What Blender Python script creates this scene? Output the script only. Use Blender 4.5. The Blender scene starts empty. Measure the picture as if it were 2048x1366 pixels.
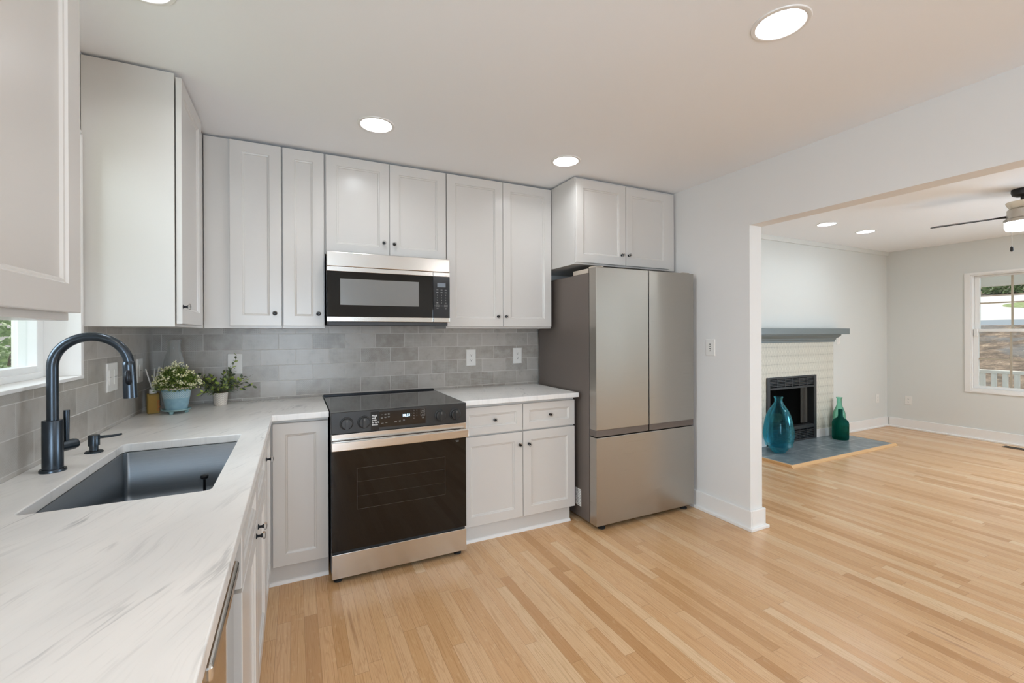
import bpy, bmesh, math, random
from mathutils import Vector, Matrix
R = math.radians
SC = bpy.context.scene
COL = SC.collection

# ------------------------------------------------------------------ camera
CE = 2.452            # ceiling height
cam_d = bpy.data.cameras.new('camera')
cam = bpy.data.objects.new('camera', cam_d); COL.objects.link(cam)
SC.camera = cam
cam_d.sensor_fit = 'HORIZONTAL'; cam_d.sensor_width = 36.0
cam_d.lens = 36.0 * 887.26 / 2048.0
cam_d.shift_x = 0.0
cam_d.shift_y = -(683.0 - 666.2) / 2048.0
cam_d.clip_start = 0.02; cam_d.clip_end = 300
def cam_basis(yaw, pit, rol):
    a, b, c = R(yaw), R(pit), R(rol)
    f = Vector((math.sin(a)*math.cos(b), math.cos(a)*math.cos(b), math.sin(b)))
    r = Vector((math.cos(a), -math.sin(a), 0)); u = r.cross(f)
    return r*math.cos(c)+u*math.sin(c), -r*math.sin(c)+u*math.cos(c), f
_r, _u, _f = cam_basis(26.013, -0.0455, -0.2187)
M = Matrix((( _r.x, _u.x, -_f.x, .75903), (_r.y, _u.y, -_f.y, -3.25881), (_r.z, _u.z, -_f.z, 1.33597), (0, 0, 0, 1)))
cam.matrix_world = M

# ------------------------------------------------------------------ world, sun, daylight, fill lamps, exposure
SC.view_settings.view_transform = 'Standard'
SC.view_settings.look = 'None'
SC.view_settings.exposure = 0.64
SC.view_settings.gamma = 1.0
SC.view_settings.use_curve_mapping = False
SC.cycles.max_bounces = 10
SC.cycles.diffuse_bounces = 6
SC.cycles.glossy_bounces = 5
SC.cycles.transmission_bounces = 8
SC.cycles.transparent_max_bounces = 12
SC.cycles.sample_clamp_indirect = 6.0
SC.cycles.caustics_reflective = False
SC.cycles.caustics_refractive = False
W = bpy.data.worlds.new('sky'); SC.world = W; W.use_nodes = True
wn = W.node_tree.nodes; wl = W.node_tree.links
sky = wn.new('ShaderNodeTexSky'); sky.sky_type = 'NISHITA'; sky.sun_disc = False
sky.sun_elevation = R(55); sky.sun_rotation = R(200); sky.air_density = 1.0; sky.dust_density = 2.0
hz = wn.new('ShaderNodeMix'); hz.data_type = 'RGBA'; hz.inputs[0].default_value = .94; hz.inputs[7].default_value = (.70, .68, .645, 1)
wl.new(sky.outputs[0], hz.inputs[6]); wl.new(hz.outputs[2], wn['Background'].inputs[0]); wn['Background'].inputs[1].default_value = 0.50
def lamp(name, kind, loc, rot, energy, color=(1, 1, 1), **k):
    d = bpy.data.lights.new(name, kind); d.energy = energy; d.color = color
    for a, v in k.items(): setattr(d, a, v)
    o = bpy.data.objects.new(name, d); COL.objects.link(o); o.location = loc; o.rotation_euler = rot
    return o
WARM = (.92, .96, 1.0)
lamp('sun', 'SUN', (0, 0, 10), (R(-30), R(12), 0), 2.2, (1, .96, .9), angle=R(1.0))
# added fill lamps outside two unseen windows, and daylight at the sink window
lamp('added_fill_kitchen_rear', 'AREA', (.65, -5.74, 1.10), (R(112), 0, R(-4)), 56, (.68, .83, 1), shape='RECTANGLE', size=1.1, size_y=1.9)  # fill lamp added behind the camera, tilted up to brighten the ceiling
lamp('daylight_sink_window', 'AREA', (-2.0, -1.75, 2.3), (0, R(-66), R(8)), 60, (.76, .89, 1), shape='RECTANGLE', size=1.4, size_y=1.4)
lamp('added_fill_living_side', 'AREA', (8.62, -3.7, 1.30), (0, R(116), 0), 100, (.62, .80, 1), shape='RECTANGLE', size=1.4, size_y=1.7)  # fill lamp added out of view, shining through the opening into the kitchen

# ------------------------------------------------------------------ material helpers
class NT:
    def __init__(s, name):
        s.m = bpy.data.materials.new(name); s.m.use_nodes = True
        s.t = s.m.node_tree; s.n = s.t.nodes; s.l = s.t.links
        s.b = s.n['Principled BSDF']; s.out = s.n['Material Output']
    def put(s, sock, v):
        if isinstance(v, bpy.types.NodeSocket): s.l.new(v, sock)
        elif v is not None:
            if sock.type == 'RGBA' and len(v) == 3: v = (*v, 1)
            sock.default_value = v
    def new(s, typ, **k):
        nd = s.n.new(typ)
        for a, v in k.items(): setattr(nd, a, v)
        return nd
    def math(s, op, a, b=None, c=None):
        nd = s.new('ShaderNodeMath', operation=op)
        for i, v in enumerate((a, b, c)): s.put(nd.inputs[i], v) if v is not None else None
        return nd.outputs[0]
    def mix(s, f, a, b, blend='MIX'):
        nd = s.new('ShaderNodeMix', data_type='RGBA', blend_type=blend)
        s.put(nd.inputs[0], f); s.put(nd.inputs[6], a); s.put(nd.inputs[7], b)
        return nd.outputs[2]
    def ramp(s, f, *st):
        nd = s.new('ShaderNodeValToRGB'); e = nd.color_ramp.elements
        while len(e) < len(st): e.new(.5)
        for i, (p, c) in enumerate(st):
            e[i].position = p; e[i].color = (*c, 1) if isinstance(c, tuple) else (c, c, c, 1)
        s.put(nd.inputs[0], f); return nd.outputs[0]
    def step(s, v, lo, hi):
        nd = s.new('ShaderNodeMapRange', interpolation_type='SMOOTHSTEP')
        s.put(nd.inputs[0], v); nd.inputs[1].default_value = lo; nd.inputs[2].default_value = hi
        return nd.outputs[0]
    def noise(s, vec, scale=5, detail=2, rough=.5, dist=0):
        nd = s.new('ShaderNodeTexNoise'); s.put(nd.inputs['Vector'], vec)
        nd.inputs['Scale'].default_value = scale; nd.inputs['Detail'].default_value = detail
        nd.inputs['Roughness'].default_value = rough; nd.inputs['Distortion'].default_value = dist
        return nd.outputs[0]
    def white(s, vec):
        nd = s.new('ShaderNodeTexWhiteNoise', noise_dimensions='3D'); s.put(nd.inputs['Vector'], vec)
        return nd.outputs
    def obj(s): return s.new('ShaderNodeTexCoord').outputs['Object']
    def sep(s, v):
        nd = s.new('ShaderNodeSeparateXYZ'); s.put(nd.inputs[0], v); return nd.outputs
    def xyz(s, x=0, y=0, z=0):
        nd = s.new('ShaderNodeCombineXYZ')
        for i, v in enumerate((x, y, z)): s.put(nd.inputs[i], v)
        return nd.outputs[0]
    def bump(s, h, strength=.2, dist=.001):
        nd = s.new('ShaderNodeBump'); s.put(nd.inputs['Height'], h)
        nd.inputs['Strength'].default_value = strength; nd.inputs['Distance'].default_value = dist
        s.l.new(nd.outputs[0], s.b.inputs['Normal'])
    def set(s, **k):
        nm = dict(color='Base Color', rough='Roughness', metal='Metallic', spec='Specular IOR Level', trans='Transmission Weight',
                  ior='IOR', alpha='Alpha', coat='Coat Weight', coatr='Coat Roughness', emis='Emission Color', es='Emission Strength',
                  aniso='Anisotropic', sss='Subsurface Weight', sheen='Sheen Weight')
        for a, v in k.items(): s.put(s.b.inputs[nm[a]], v)
        return s
def simple(name, color, rough=.5, metal=0.0, **k): return NT(name).set(color=color, rough=rough, metal=metal, **k).m
def srgb(r, g, b):
    f = lambda c: (c/255/12.92) if c/255 <= .04045 else ((c/255+.055)/1.055)**2.4
    return (f(r), f(g), f(b))

def paint(name, color, rough, noise=.012):
    t = NT(name); o = t.obj(); n = t.noise(o, 420, 2)
    t.set(color=color, rough=rough); t.bump(n, noise*8, .0006); return t.m

MAT = {}
MAT['wall'] = paint('wall_paint', srgb(229, 227, 224), .75)
MAT['wall_living'] = paint('living_wall_paint', srgb(217, 218, 214), .75)
MAT['ceiling'] = paint('ceiling_paint', srgb(243, 244, 246), .85)
MAT['trim'] = paint('white_trim_paint', srgb(236, 234, 231), .38, .004)
MAT['cabinet'] = paint('white_cabinet_lacquer', srgb(211, 207, 202), .25, .002)
MAT['cabinet_in'] = simple('cabinet_shadow_gap', srgb(150, 146, 140), .7)
MAT['toe'] = paint('toe_kick_board', srgb(206, 203, 199), .5, .004)
MAT['black_metal'] = simple('matte_black_metal', (.018, .020, .024), .34, .6)
MAT['faucet'] = simple('faucet_black', (.060, .072, .086), .27, .9)
MAT['black_plastic'] = simple('black_plastic', (.022, .021, .020), .42)
MAT['knob_black'] = simple('range_knob_black', (.020, .019, .018), .35)
MAT['panel_black'] = simple('range_panel_black', (.020, .019, .018), .38)
MAT['black_glass'] = simple('black_glass', (.006, .0045, .0035), .02, 0.0, spec=.40)
MAT['cooktop'] = simple('ceramic_cooktop', (.018, .017, .016), .05, 0.0, spec=.6)
MAT['micro_win'] = simple('microwave_window_mesh', (.20, .195, .185), .22, .2)
MAT['screen_off'] = simple('grey_screen', (.17, .19, .22), .3)
MAT['plate'] = simple('white_plate_plastic', srgb(232, 229, 224), .35)
MAT['slot'] = simple('dark_slot', (.02, .02, .02), .6)
MAT['white_print'] = simple('white_print', (.75, .75, .74), .5)
MAT['grey_print'] = simple('grey_print', (.30, .30, .29), .5)
MAT['sticker'] = simple('paper_sticker', (.78, .77, .74), .6)
MAT['mantel'] = paint('mantel_grey_paint', srgb(112, 120, 120), .42, .006)
MAT['firebox'] = simple('firebox_black_metal', (.030, .032, .034), .45, .3)
MAT['firebox_in'] = paint('firebox_soot', (.010, .009, .008), .9)
MAT['rubber'] = simple('black_rubber_foot', (.012, .012, .012), .6)
MAT['fan_metal'] = simple('fan_dark_metal', (.035, .035, .036), .4, .7)
MAT['fan_nickel'] = simple('fan_brushed_nickel', (.55, .52, .47), .35, 1.0)
MAT['sash'] = paint('window_vinyl', srgb(232, 232, 230), .4, .003)
MAT['muntin'] = simple('tan_grille_bar', srgb(176, 166, 148), .5)
MAT['porch_white'] = paint('porch_white_paint', srgb(242, 240, 234), .5, .006)
MAT['reed'] = simple('reed_white', (.82, .80, .76), .7)
MAT['soil'] = paint('dark_soil', (.03, .022, .014), .95)
MAT['vent'] = simple('floor_register_brown', (.10, .075, .05), .45, .4)

def glassy(name, color, mixf=.35, rough=.02, ior=1.45, milk=0.0):
    t = NT(name); t.n.remove(t.b)
    g = t.new('ShaderNodeBsdfGlass'); g.inputs[0].default_value = (*color, 1); g.inputs[1].default_value = rough; g.inputs[2].default_value = ior
    p = t.new('ShaderNodeBsdfTransparent'); p.inputs[0].default_value = (*color, 1)
    m = t.new('ShaderNodeMixShader'); m.inputs[0].default_value = mixf
    t.l.new(g.outputs[0], m.inputs[1]); t.l.new(p.outputs[0], m.inputs[2]); last = m
    if milk:
        d = t.new('ShaderNodeBsdfDiffuse'); d.inputs[0].default_value = (*color, 1); tr = t.new('ShaderNodeBsdfTranslucent'); tr.inputs[0].default_value = (*color, 1)
        a = t.new('ShaderNodeAddShader') if False else t.new('ShaderNodeMixShader'); t.l.new(d.outputs[0], a.inputs[1]); t.l.new(tr.outputs[0], a.inputs[2])
        last = t.new('ShaderNodeMixShader'); last.inputs[0].default_value = milk; t.l.new(m.outputs[0], last.inputs[1]); t.l.new(a.outputs[0], last.inputs[2])
    t.l.new(last.outputs[0], t.out.inputs[0])
    return t.m
MAT['glass_blue'] = glassy('blue_glass', (.57, .91, .985), .62)
MAT['glass_teal'] = glassy('sea_green_glass', (.72, .92, .86))
MAT['glass_dark'] = glassy('dark_teal_glass', (.26, .58, .56))
MAT['glass_clear'] = glassy('pale_iridescent_glass', (.99, .995, .99), .6, milk=.24)
MAT['acrylic'] = glassy('clear_acrylic', (.95, .95, .95), .3)
MAT['amber'] = glassy('amber_glass', (.86, .70, .30), .4, .1, milk=.45)
def pane(name):
    t = NT(name); t.n.remove(t.b)
    g = t.new('ShaderNodeBsdfGlossy'); g.inputs['Roughness'].default_value = .0
    p = t.new('ShaderNodeBsdfTransparent'); p.inputs[0].default_value = (.97, .985, .98, 1)
    lw = t.new('ShaderNodeLayerWeight'); lw.inputs[0].default_value = .5
    fr = t.math('ADD', .02, t.math('MULTIPLY', t.math('POWER', lw.outputs['Facing'], 5), .5))
    m = t.new('ShaderNodeMixShader'); t.l.new(fr, m.inputs[0])
    t.l.new(p.outputs[0], m.inputs[1]); t.l.new(g.outputs[0], m.inputs[2]); t.l.new(m.outputs[0], t.out.inputs[0])
    return t.m
MAT['pane'] = pane('window_glass')
def emitter(name, color, s):
    t = NT(name); t.set(color=(.8, .8, .8), emis=color, es=s); return t.m
MAT['lens'] = emitter('led_lens_warm', WARM, 48)
MAT['lens_living'] = emitter('led_lens_neutral', (.82, .93, 1), 40)
MAT['fan_light'] = emitter('fan_lamp_shade', (.94, .97, 1), 12)
MAT['blue_led'] = emitter('blue_clock_digits', (.45, .75, 1.0), 2.6)
MAT['bowl'] = simple('white_glass_bowl', srgb(235, 225, 205), .25)

def steel(name, color, axis='x', rough=.26, aniso=.55, streak=.10, bumpk=.006):
    t = NT(name); x, y, z = t.sep(t.obj())
    lo, hi = 2.2, 900
    v = t.xyz(t.math('MULTIPLY', x, lo if axis == 'x' else hi), t.math('MULTIPLY', y, lo if axis in 'xy' else hi), t.math('MULTIPLY', z, hi if axis != 'z' else lo))
    n = t.noise(v, 1.0, 2)
    c = t.mix(t.math('MULTIPLY', t.math('SUBTRACT', n, .5), 2*streak), (*color, 1), (1, 1, 1, 1))
    t.set(color=c, metal=1.0, rough=t.math('ADD', rough-.05, t.math('MULTIPLY', n, .10)))
    t.bump(n, bumpk, .0003)
    return t.m
MAT['steel'] = steel('brushed_stainless', (.64, .61, .57), 'x', .22)
MAT['steel_fridge'] = steel('fridge_bronze_stainless', (.44, .415, .375), 'x', .30, streak=.05, bumpk=.003)
MAT['steel_fridge_edge'] = simple('fridge_door_edge', (.60, .56, .51), .28, 1.0)
MAT['fridge_side'] = simple('fridge_side_graphite', srgb(112, 102, 95), .45, .35)
MAT['hinge'] = simple('fridge_hinge_cover', srgb(196, 183, 168), .5)
MAT['steel_sink'] = steel('sink_stainless', (.25, .275, .30), 'x', .36)
MAT['steel_dish'] = steel('dishwasher_stainless', (.62, .60, .57), 'x', .05)

# ---- oak strip floor
def floor_mat():
    t = NT('oak_strip_floor'); x, y, z = t.sep(t.obj()); w = .0565
    xr = t.math('DIVIDE', x, w); row = t.math('FLOOR', xr); fx = t.math('SUBTRACT', xr, row)
    r1 = t.white(t.xyz(row, 3.3, 0))[0]; r2 = t.white(t.xyz(row, 9.1, 2))[0]
    L = t.math('ADD', .55, t.math('MULTIPLY', r2, .95))
    yy = t.math('DIVIDE', t.math('ADD', y, t.math('MULTIPLY', r1, 11.0)), L)
    idd = t.math('FLOOR', yy); fy = t.math('SUBTRACT', yy, idd)
    wn_ = t.white(t.xyz(row, idd, 1.7)); rc = wn_[0]; rcol = t.sep(wn_[1])
    dx = t.math('MULTIPLY', t.math('MINIMUM', fx, t.math('SUBTRACT', 1, fx)), w)
    dy = t.math('MULTIPLY', t.math('MINIMUM', fy, t.math('SUBTRACT', 1, fy)), L)
    d = t.math('MINIMUM', dx, t.math('MULTIPLY', dy, .8))
    seam = t.step(d, .0002, .0011)
    base = t.ramp(rc, (0, srgb(188, 142, 94)), (.14, srgb(204, 160, 112)), (.45, srgb(215, 172, 125)), (.8, srgb(220, 181, 138)), (1, srgb(228, 196, 156)))
    base = t.mix(t.math('MULTIPLY', rcol[2], .22), base, (*srgb(212, 166, 128), 1))
    ox = t.math('ADD', t.math('MULTIPLY', x, 1), t.math('MULTIPLY', rcol[0], 40)); oy = t.math('ADD', y, t.math('MULTIPLY', rcol[1], 40))
    fine = t.noise(t.xyz(t.math('MULTIPLY', ox, 330), t.math('MULTIPLY', oy, 3.2)), 1, 4, .65)
    med = t.noise(t.xyz(t.math('MULTIPLY', ox, 26), t.math('MULTIPLY', oy, 1.1)), 1, 2, .5, .4)
    rings = t.math('FRACT', t.math('MULTIPLY', med, 13))
    rl = t.math('MULTIPLY', t.step(rings, .62, .95), t.math('SUBTRACT', 1, t.step(rings, .95, 1.0)))
    flk = t.noise(t.xyz(t.math('MULTIPLY', ox, 60), t.math('MULTIPLY', oy, 22)), 1, 1)
    c = t.mix(t.math('MULTIPLY', t.step(fine, .48, .74), .62), base, (*srgb(166, 118, 70), 1))
    c = t.mix(t.math('MULTIPLY', rl, .30), c, (*srgb(172, 124, 76), 1))
    c = t.mix(t.math('MULTIPLY', t.step(flk, .60, .75), .18), c, (*srgb(235, 205, 165), 1))
    kn = t.noise(t.xyz(t.math('MULTIPLY', ox, 18), t.math('MULTIPLY', oy, 1.3)), 1, 1)
    c = t.mix(t.math('MULTIPLY', t.step(kn, .70, .80), .45), c, (*srgb(140, 95, 58), 1))
    c = t.mix(t.math('MULTIPLY', t.math('SUBTRACT', 1, seam), .50), c, (*srgb(120, 82, 48), 1))
    t.set(color=c, rough=t.math('ADD', .20, t.math('MULTIPLY', fine, .10)), spec=.55)
    h = t.math('ADD', t.math('MULTIPLY', fine, .15), seam)
    t.bump(h, .12, .0005)
    return t.m
MAT['floor'] = floor_mat()

# ---- grey embossed subway tile
def tile_mat(name, axis):
    t = NT(name); X, Y, z = t.sep(t.obj()); u = X if axis == 'x' else Y
    H, Wd = .1013, .203
    rz = t.math('DIVIDE', t.math('SUBTRACT', z, .0173), H); row = t.math('FLOOR', rz); fz = t.math('SUBTRACT', rz, row)
    off = t.math('MULTIPLY', t.math('MODULO', t.math('ADD', row, 40), 2), .5)
    u0 = .0508 if axis == 'x' else -.0009
    ru = t.math('ADD', t.math('DIVIDE', t.math('SUBTRACT', u, u0), Wd), off); cu = t.math('FLOOR', ru); fu = t.math('SUBTRACT', ru, cu)
    du = t.math('MULTIPLY', t.math('MINIMUM', fu, t.math('SUBTRACT', 1, fu)), Wd)
    dz = t.math('MULTIPLY', t.math('MINIMUM', fz, t.math('SUBTRACT', 1, fz)), H)
    g = t.step(t.math('MINIMUM', du, dz), .0010, .0022)
    wv = t.white(t.xyz(cu, row, 4.1 if axis == 'x' else 8.3)); r0 = wv[0]; rr = t.sep(wv[1])
    fr = t.math('ADD', 84, t.math('MULTIPLY', t.math('ROUND', t.math('MULTIPLY', rr[0], 2)), 28))
    a = t.math('MULTIPLY', t.math('ADD', u, z), fr); b = t.math('MULTIPLY', t.math('SUBTRACT', u, z), fr)
    tri = lambda q: t.math('ABSOLUTE', t.math('SUBTRACT', t.math('FRACT', q), .5))
    diag = t.step(t.math('MINIMUM', tri(a), tri(b)), .10, .20)
    ortho = t.step(t.math('MINIMUM', tri(t.math('MULTIPLY', u, fr)), tri(t.math('MULTIPLY', z, fr))), .10, .20)
    rings_ = t.math('MINIMUM', tri(t.math('ADD', a, t.math('MULTIPLY', tri(b), 1.0))), tri(b))
    isd = t.math('GREATER_THAN', rr[1], .38)
    pat = t.math('ADD', t.math('MULTIPLY', isd, diag), t.math('MULTIPLY', t.math('SUBTRACT', 1, isd), ortho))
    worn = t.noise(t.xyz(t.math('ADD', u, t.math('MULTIPLY', r0, 9)), z, row), 9, 3, .6)
    vis = t.math('MULTIPLY', t.step(worn, .38, .62), t.math('ADD', .05, t.math('MULTIPLY', rr[2], .42)))
    base = t.ramp(r0, (0, srgb(152, 144, 135)), (.5, srgb(170, 163, 154)), (1, srgb(183, 176, 168)))
    cloud = t.noise(t.xyz(u, z, t.math('MULTIPLY', r0, 30)), 16, 3, .6)
    base = t.mix(t.math('MULTIPLY', t.step(cloud, .4, .75), .50), base, (*srgb(190, 186, 180), 1))
    base = t.mix(t.math('MULTIPLY', t.math('SUBTRACT', 1, t.step(cloud, .28, .46)), .30), base, (*srgb(128, 121, 114), 1))
    c = t.mix(t.math('MULTIPLY', vis, t.math('SUBTRACT', 1, pat)), base, (*srgb(196, 193, 188), 1))
    c = t.mix(t.math('MULTIPLY', t.math('MULTIPLY', vis, pat), .30), c, (*srgb(118, 114, 110), 1))
    c = t.mix(g, (*srgb(206, 202, 196), 1), c)
    t.set(color=c, rough=t.math('ADD', .60, t.math('MULTIPLY', g, -.32)), spec=.5)
    hh = t.math('ADD', g, t.math('MULTIPLY', t.math('MULTIPLY', vis, pat), -.35))
    t.bump(t.math('ADD', hh, t.math('MULTIPLY', cloud, .35)), .30, .0010)
    return t.m
MAT['tile_back'] = tile_mat('backsplash_tile_back', 'x')
MAT['tile_left'] = tile_mat('backsplash_tile_left', 'y')

# ---- white marble
def marble_mat():
    t = NT('white_marble'); x, y, z = t.sep(t.obj())
    ca, sa = math.cos(R(20)), math.sin(R(20))
    s = t.math('ADD', t.math('MULTIPLY', x, sa), t.math('MULTIPLY', y, ca))
    p = t.math('SUBTRACT', t.math('MULTIPLY', x, ca), t.math('MULTIPLY', y, sa))
    warp = t.noise(t.xyz(x, y, z), 2.2, 2)
    p2 = t.math('ADD', p, t.math('MULTIPLY', t.math('SUBTRACT', warp, .5), .16))
    a = t.noise(t.xyz(t.math('MULTIPLY', p2, 9), t.math('MULTIPLY', s, 1.0), 0), 1, 4, .55)
    vein = t.math('SUBTRACT', 1, t.step(t.math('ABSOLUTE', t.math('SUBTRACT', a, .5)), 0, .018))
    m1 = t.step(t.noise(t.xyz(t.math('MULTIPLY', p2, 7), t.math('MULTIPLY', s, 4), 3), 1, 2), .50, .68)
    b = t.noise(t.xyz(t.math('MULTIPLY', p2, 46), t.math('MULTIPLY', s, 3.4), 7), 1, 3, .6)
    streak = t.step(b, .54, .72)
    m2 = t.step(t.noise(t.xyz(t.math('MULTIPLY', p2, 5), t.math('MULTIPLY', s, 2.0), 9), 1, 2), .38, .60)
    cl = t.noise(t.xyz(t.math('MULTIPLY', p2, 3), s, 5), 2.0, 3)
    c = t.mix(t.step(cl, .35, .7), (*srgb(238, 235, 231), 1), (*srgb(227, 225, 222), 1))
    c = t.mix(t.math('MULTIPLY', t.math('MULTIPLY', streak, m2), .34), c, (*srgb(172, 172, 170), 1))
    c = t.mix(t.math('MULTIPLY', t.math('MULTIPLY', vein, m1), .62), c, (*srgb(150, 151, 150), 1))
    b2 = t.noise(t.xyz(t.math('MULTIPLY', p2, 130), t.math('MULTIPLY', s, 9), 2), 1, 2, .6)
    c = t.mix(t.math('MULTIPLY', t.step(b2, .52, .78), .22), c, (*srgb(186, 184, 180), 1))
    t.set(color=c, rough=.30, spec=.45)
    t.bump(t.noise(t.obj(), 160, 2), .03, .0005)
    return t.m
MAT['marble'] = marble_mat()

# ---- patterned fireplace tile
def fire_tile():
    t = NT('fireplace_pattern_tile'); x, y, z = t.sep(t.obj())
    tri = lambda q: t.math('ABSOLUTE', t.math('SUBTRACT', t.math('FRACT', q), .5))
    fu = t.math('DIVIDE', x, .20); fz = t.math('DIVIDE', t.math('SUBTRACT', z, .052), .10)
    jo = t.math('MAXIMUM', t.math('MULTIPLY', t.step(tri(fu), .488, .497), .7), t.step(tri(fz), .478, .492))
    a = t.math('ADD', t.math('MULTIPLY', x, 20), t.math('MULTIPLY', z, 10)); b = t.math('SUBTRACT', t.math('MULTIPLY', x, 20), t.math('MULTIPLY', z, 10))
    dia = t.math('MINIMUM', tri(a), tri(b)); ln = t.math('SUBTRACT', 1, t.step(dia, .05, .13))
    inn = t.math('SUBTRACT', 1, t.step(t.math('ABSOLUTE', t.math('SUBTRACT', dia, .25)), .02, .06))
    bars = t.math('SUBTRACT', 1, t.step(t.math('ABSOLUTE', t.math('SUBTRACT', tri(t.math('ADD', fz, 0)), .40)), .02, .05))
    k = t.math('MAXIMUM', t.math('MAXIMUM', ln, t.math('MULTIPLY', inn, .6)), t.math('MULTIPLY', bars, .8))
    c = t.mix(t.math('MULTIPLY', k, .36), (*srgb(216, 213, 200), 1), (*srgb(158, 157, 145), 1))
    c = t.mix(t.math('MULTIPLY', jo, .7), c, (*srgb(132, 130, 120), 1))
    t.set(color=c, rough=.35); t.bump(t.math('SUBTRACT', 1, jo), .2, .001); return t.m
MAT['fire_tile'] = fire_tile()
def slate():
    t = NT('hearth_slate_tile'); x, y, z = t.sep(t.obj())
    tri = lambda q: t.math('ABSOLUTE', t.math('SUBTRACT', t.math('FRACT', q), .5))
    jo = t.math('MAXIMUM', t.step(tri(t.math('DIVIDE', t.math('SUBTRACT', x, 5.16), .46)), .490, .497), t.step(tri(t.math('DIVIDE', t.math('ADD', y, .54), .305)), .486, .495))
    n = t.noise(t.obj(), 9, 4, .65)
    c = t.ramp(n, (.25, srgb(88, 100, 106)), (.5, srgb(116, 128, 133)), (.75, srgb(150, 160, 164)))
    c = t.mix(jo, c, (*srgb(190, 195, 196), 1))
    t.set(color=c, rough=.32); t.bump(n, .2, .002); return t.m
MAT['slate'] = slate()
def oak():
    t = NT('oak_trim'); x, y, z = t.sep(t.obj())
    n = t.noise(t.xyz(t.math('MULTIPLY', x, 3), t.math('MULTIPLY', y, 60), t.math('MULTIPLY', z, 60)), 1, 2)
    t.set(color=t.mix(n, (*srgb(196, 150, 98), 1), (*srgb(226, 186, 136), 1)), rough=.35); return t.m
MAT['oak'] = oak()
def bark(name, a, b, sc=30):
    t = NT(name); n = t.noise(t.obj(), sc, 3, .6)
    t.set(color=t.ramp(n, (.3, a), (.7, b)), rough=.9); t.bump(n, .5, .004); return t.m
MAT['log'] = bark('firewood_log', srgb(90, 62, 40), srgb(150, 112, 76))
MAT['bark'] = bark('shrub_stem', srgb(84, 70, 54), srgb(120, 104, 84))

def leafmat(name, *cols, rough=.5):
    t = NT(name); g = t.new('ShaderNodeNewGeometry').outputs['Random Per Island']
    k = len(cols)-1 or 1
    t.set(color=t.ramp(g, *[(i/k, c) for i, c in enumerate(cols)]), rough=rough)
    return t.m
MAT['leaf_bush'] = leafmat('boxwood_leaves', srgb(58, 84, 34), srgb(92, 118, 46), srgb(122, 140, 62), srgb(150, 162, 84))
MAT['flower'] = leafmat('cream_blossom', srgb(226, 220, 168), srgb(246, 242, 214), srgb(206, 204, 140))
MAT['leaf_euca'] = leafmat('dusty_green_leaves', srgb(62, 76, 58), srgb(84, 98, 74), srgb(104, 112, 80), srgb(98, 110, 92), srgb(150, 168, 72), srgb(176, 192, 88))
MAT['leaf_out'] = leafmat('garden_leaves', srgb(104, 136, 88), srgb(142, 172, 116), srgb(176, 200, 150), srgb(214, 226, 196))

# glazed blue pot, chevron pot
def blue_pot():
    t = NT('blue_glazed_pot'); x, y, z = t.sep(t.obj())
    tri = lambda q: t.math('ABSOLUTE', t.math('SUBTRACT', t.math('FRACT', q), .5))
    ang = t.math('MULTIPLY', t.math('ARCTAN2', y, x), 42/6.28318)
    zz = t.math('MULTIPLY', z, 130)
    a = t.math('ADD', ang, t.math('MULTIPLY', zz, .75)); b = t.math('SUBTRACT', ang, t.math('MULTIPLY', zz, .75))
    lat = t.math('SUBTRACT', 1, t.step(t.math('MINIMUM', tri(a), tri(b)), .07, .13))
    band = t.math('MULTIPLY', t.step(z, .078, .090), t.math('SUBTRACT', 1, t.step(z, .119, .122)))
    n = t.noise(t.obj(), 40, 3)
    base = t.mix(n, (*srgb(112, 148, 164), 1), (*srgb(146, 178, 188), 1))
    c = t.mix(t.math('MULTIPLY', t.math('MULTIPLY', lat, band), .6), base, (*srgb(222, 228, 222), 1))
    c = t.mix(t.step(z, .1285, .1315), c, (*srgb(206, 190, 168), 1))
    t.set(color=c, rough=.25); t.bump(t.math('MULTIPLY', lat, band), .3, .001); return t.m
MAT['blue_pot'] = blue_pot()
MAT['saucer'] = simple('saucer_glaze', srgb(146, 176, 176), .25)
def chev():
    t = NT('chevron_pot'); x, y, z = t.sep(t.obj())
    ang = t.math('MULTIPLY', t.math('ARCTAN2', y, x), 5/6.28318)
    v = t.math('ABSOLUTE', t.math('SUBTRACT', t.math('FRACT', ang), .5))
    q = t.math('FRACT', t.math('MULTIPLY', t.math('ADD', z, t.math('MULTIPLY', v, -.062)), 95))
    ln = t.math('SUBTRACT', 1, t.step(t.math('ABSOLUTE', t.math('SUBTRACT', q, .5)), .10, .18))
    c = t.mix(t.math('MULTIPLY', ln, .8), (*srgb(226, 217, 206), 1), (*srgb(128, 112, 104), 1))
    t.set(color=c, rough=.6); t.bump(t.math('SUBTRACT', 1, ln), .3, .001); return t.m
MAT['chevron'] = chev()
# outdoor ground
def dappled_litter():
    t = NT('leaf_litter_sun_dapple'); o = t.obj()
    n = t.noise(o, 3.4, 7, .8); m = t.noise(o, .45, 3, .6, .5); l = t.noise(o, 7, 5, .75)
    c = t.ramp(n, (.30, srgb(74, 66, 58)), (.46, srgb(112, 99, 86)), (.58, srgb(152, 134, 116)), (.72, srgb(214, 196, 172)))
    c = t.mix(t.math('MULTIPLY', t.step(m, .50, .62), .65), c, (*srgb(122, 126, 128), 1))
    c = t.mix(t.math('MULTIPLY', t.step(l, .6, .7), .4), c, (*srgb(240, 226, 206), 1))  # pale patches double as sun dapple painted into the leaf colour
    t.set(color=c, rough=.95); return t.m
MAT['dappled_litter'] = dappled_litter()
MAT['drive'] = paint('pale_concrete', srgb(228, 227, 224), .8)
MAT['drive_edge'] = paint('bluestone_edge', srgb(150, 162, 172), .8)
MAT['grass'] = bark('lawn_green', srgb(130, 148, 96), srgb(172, 188, 136), 9)

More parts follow.
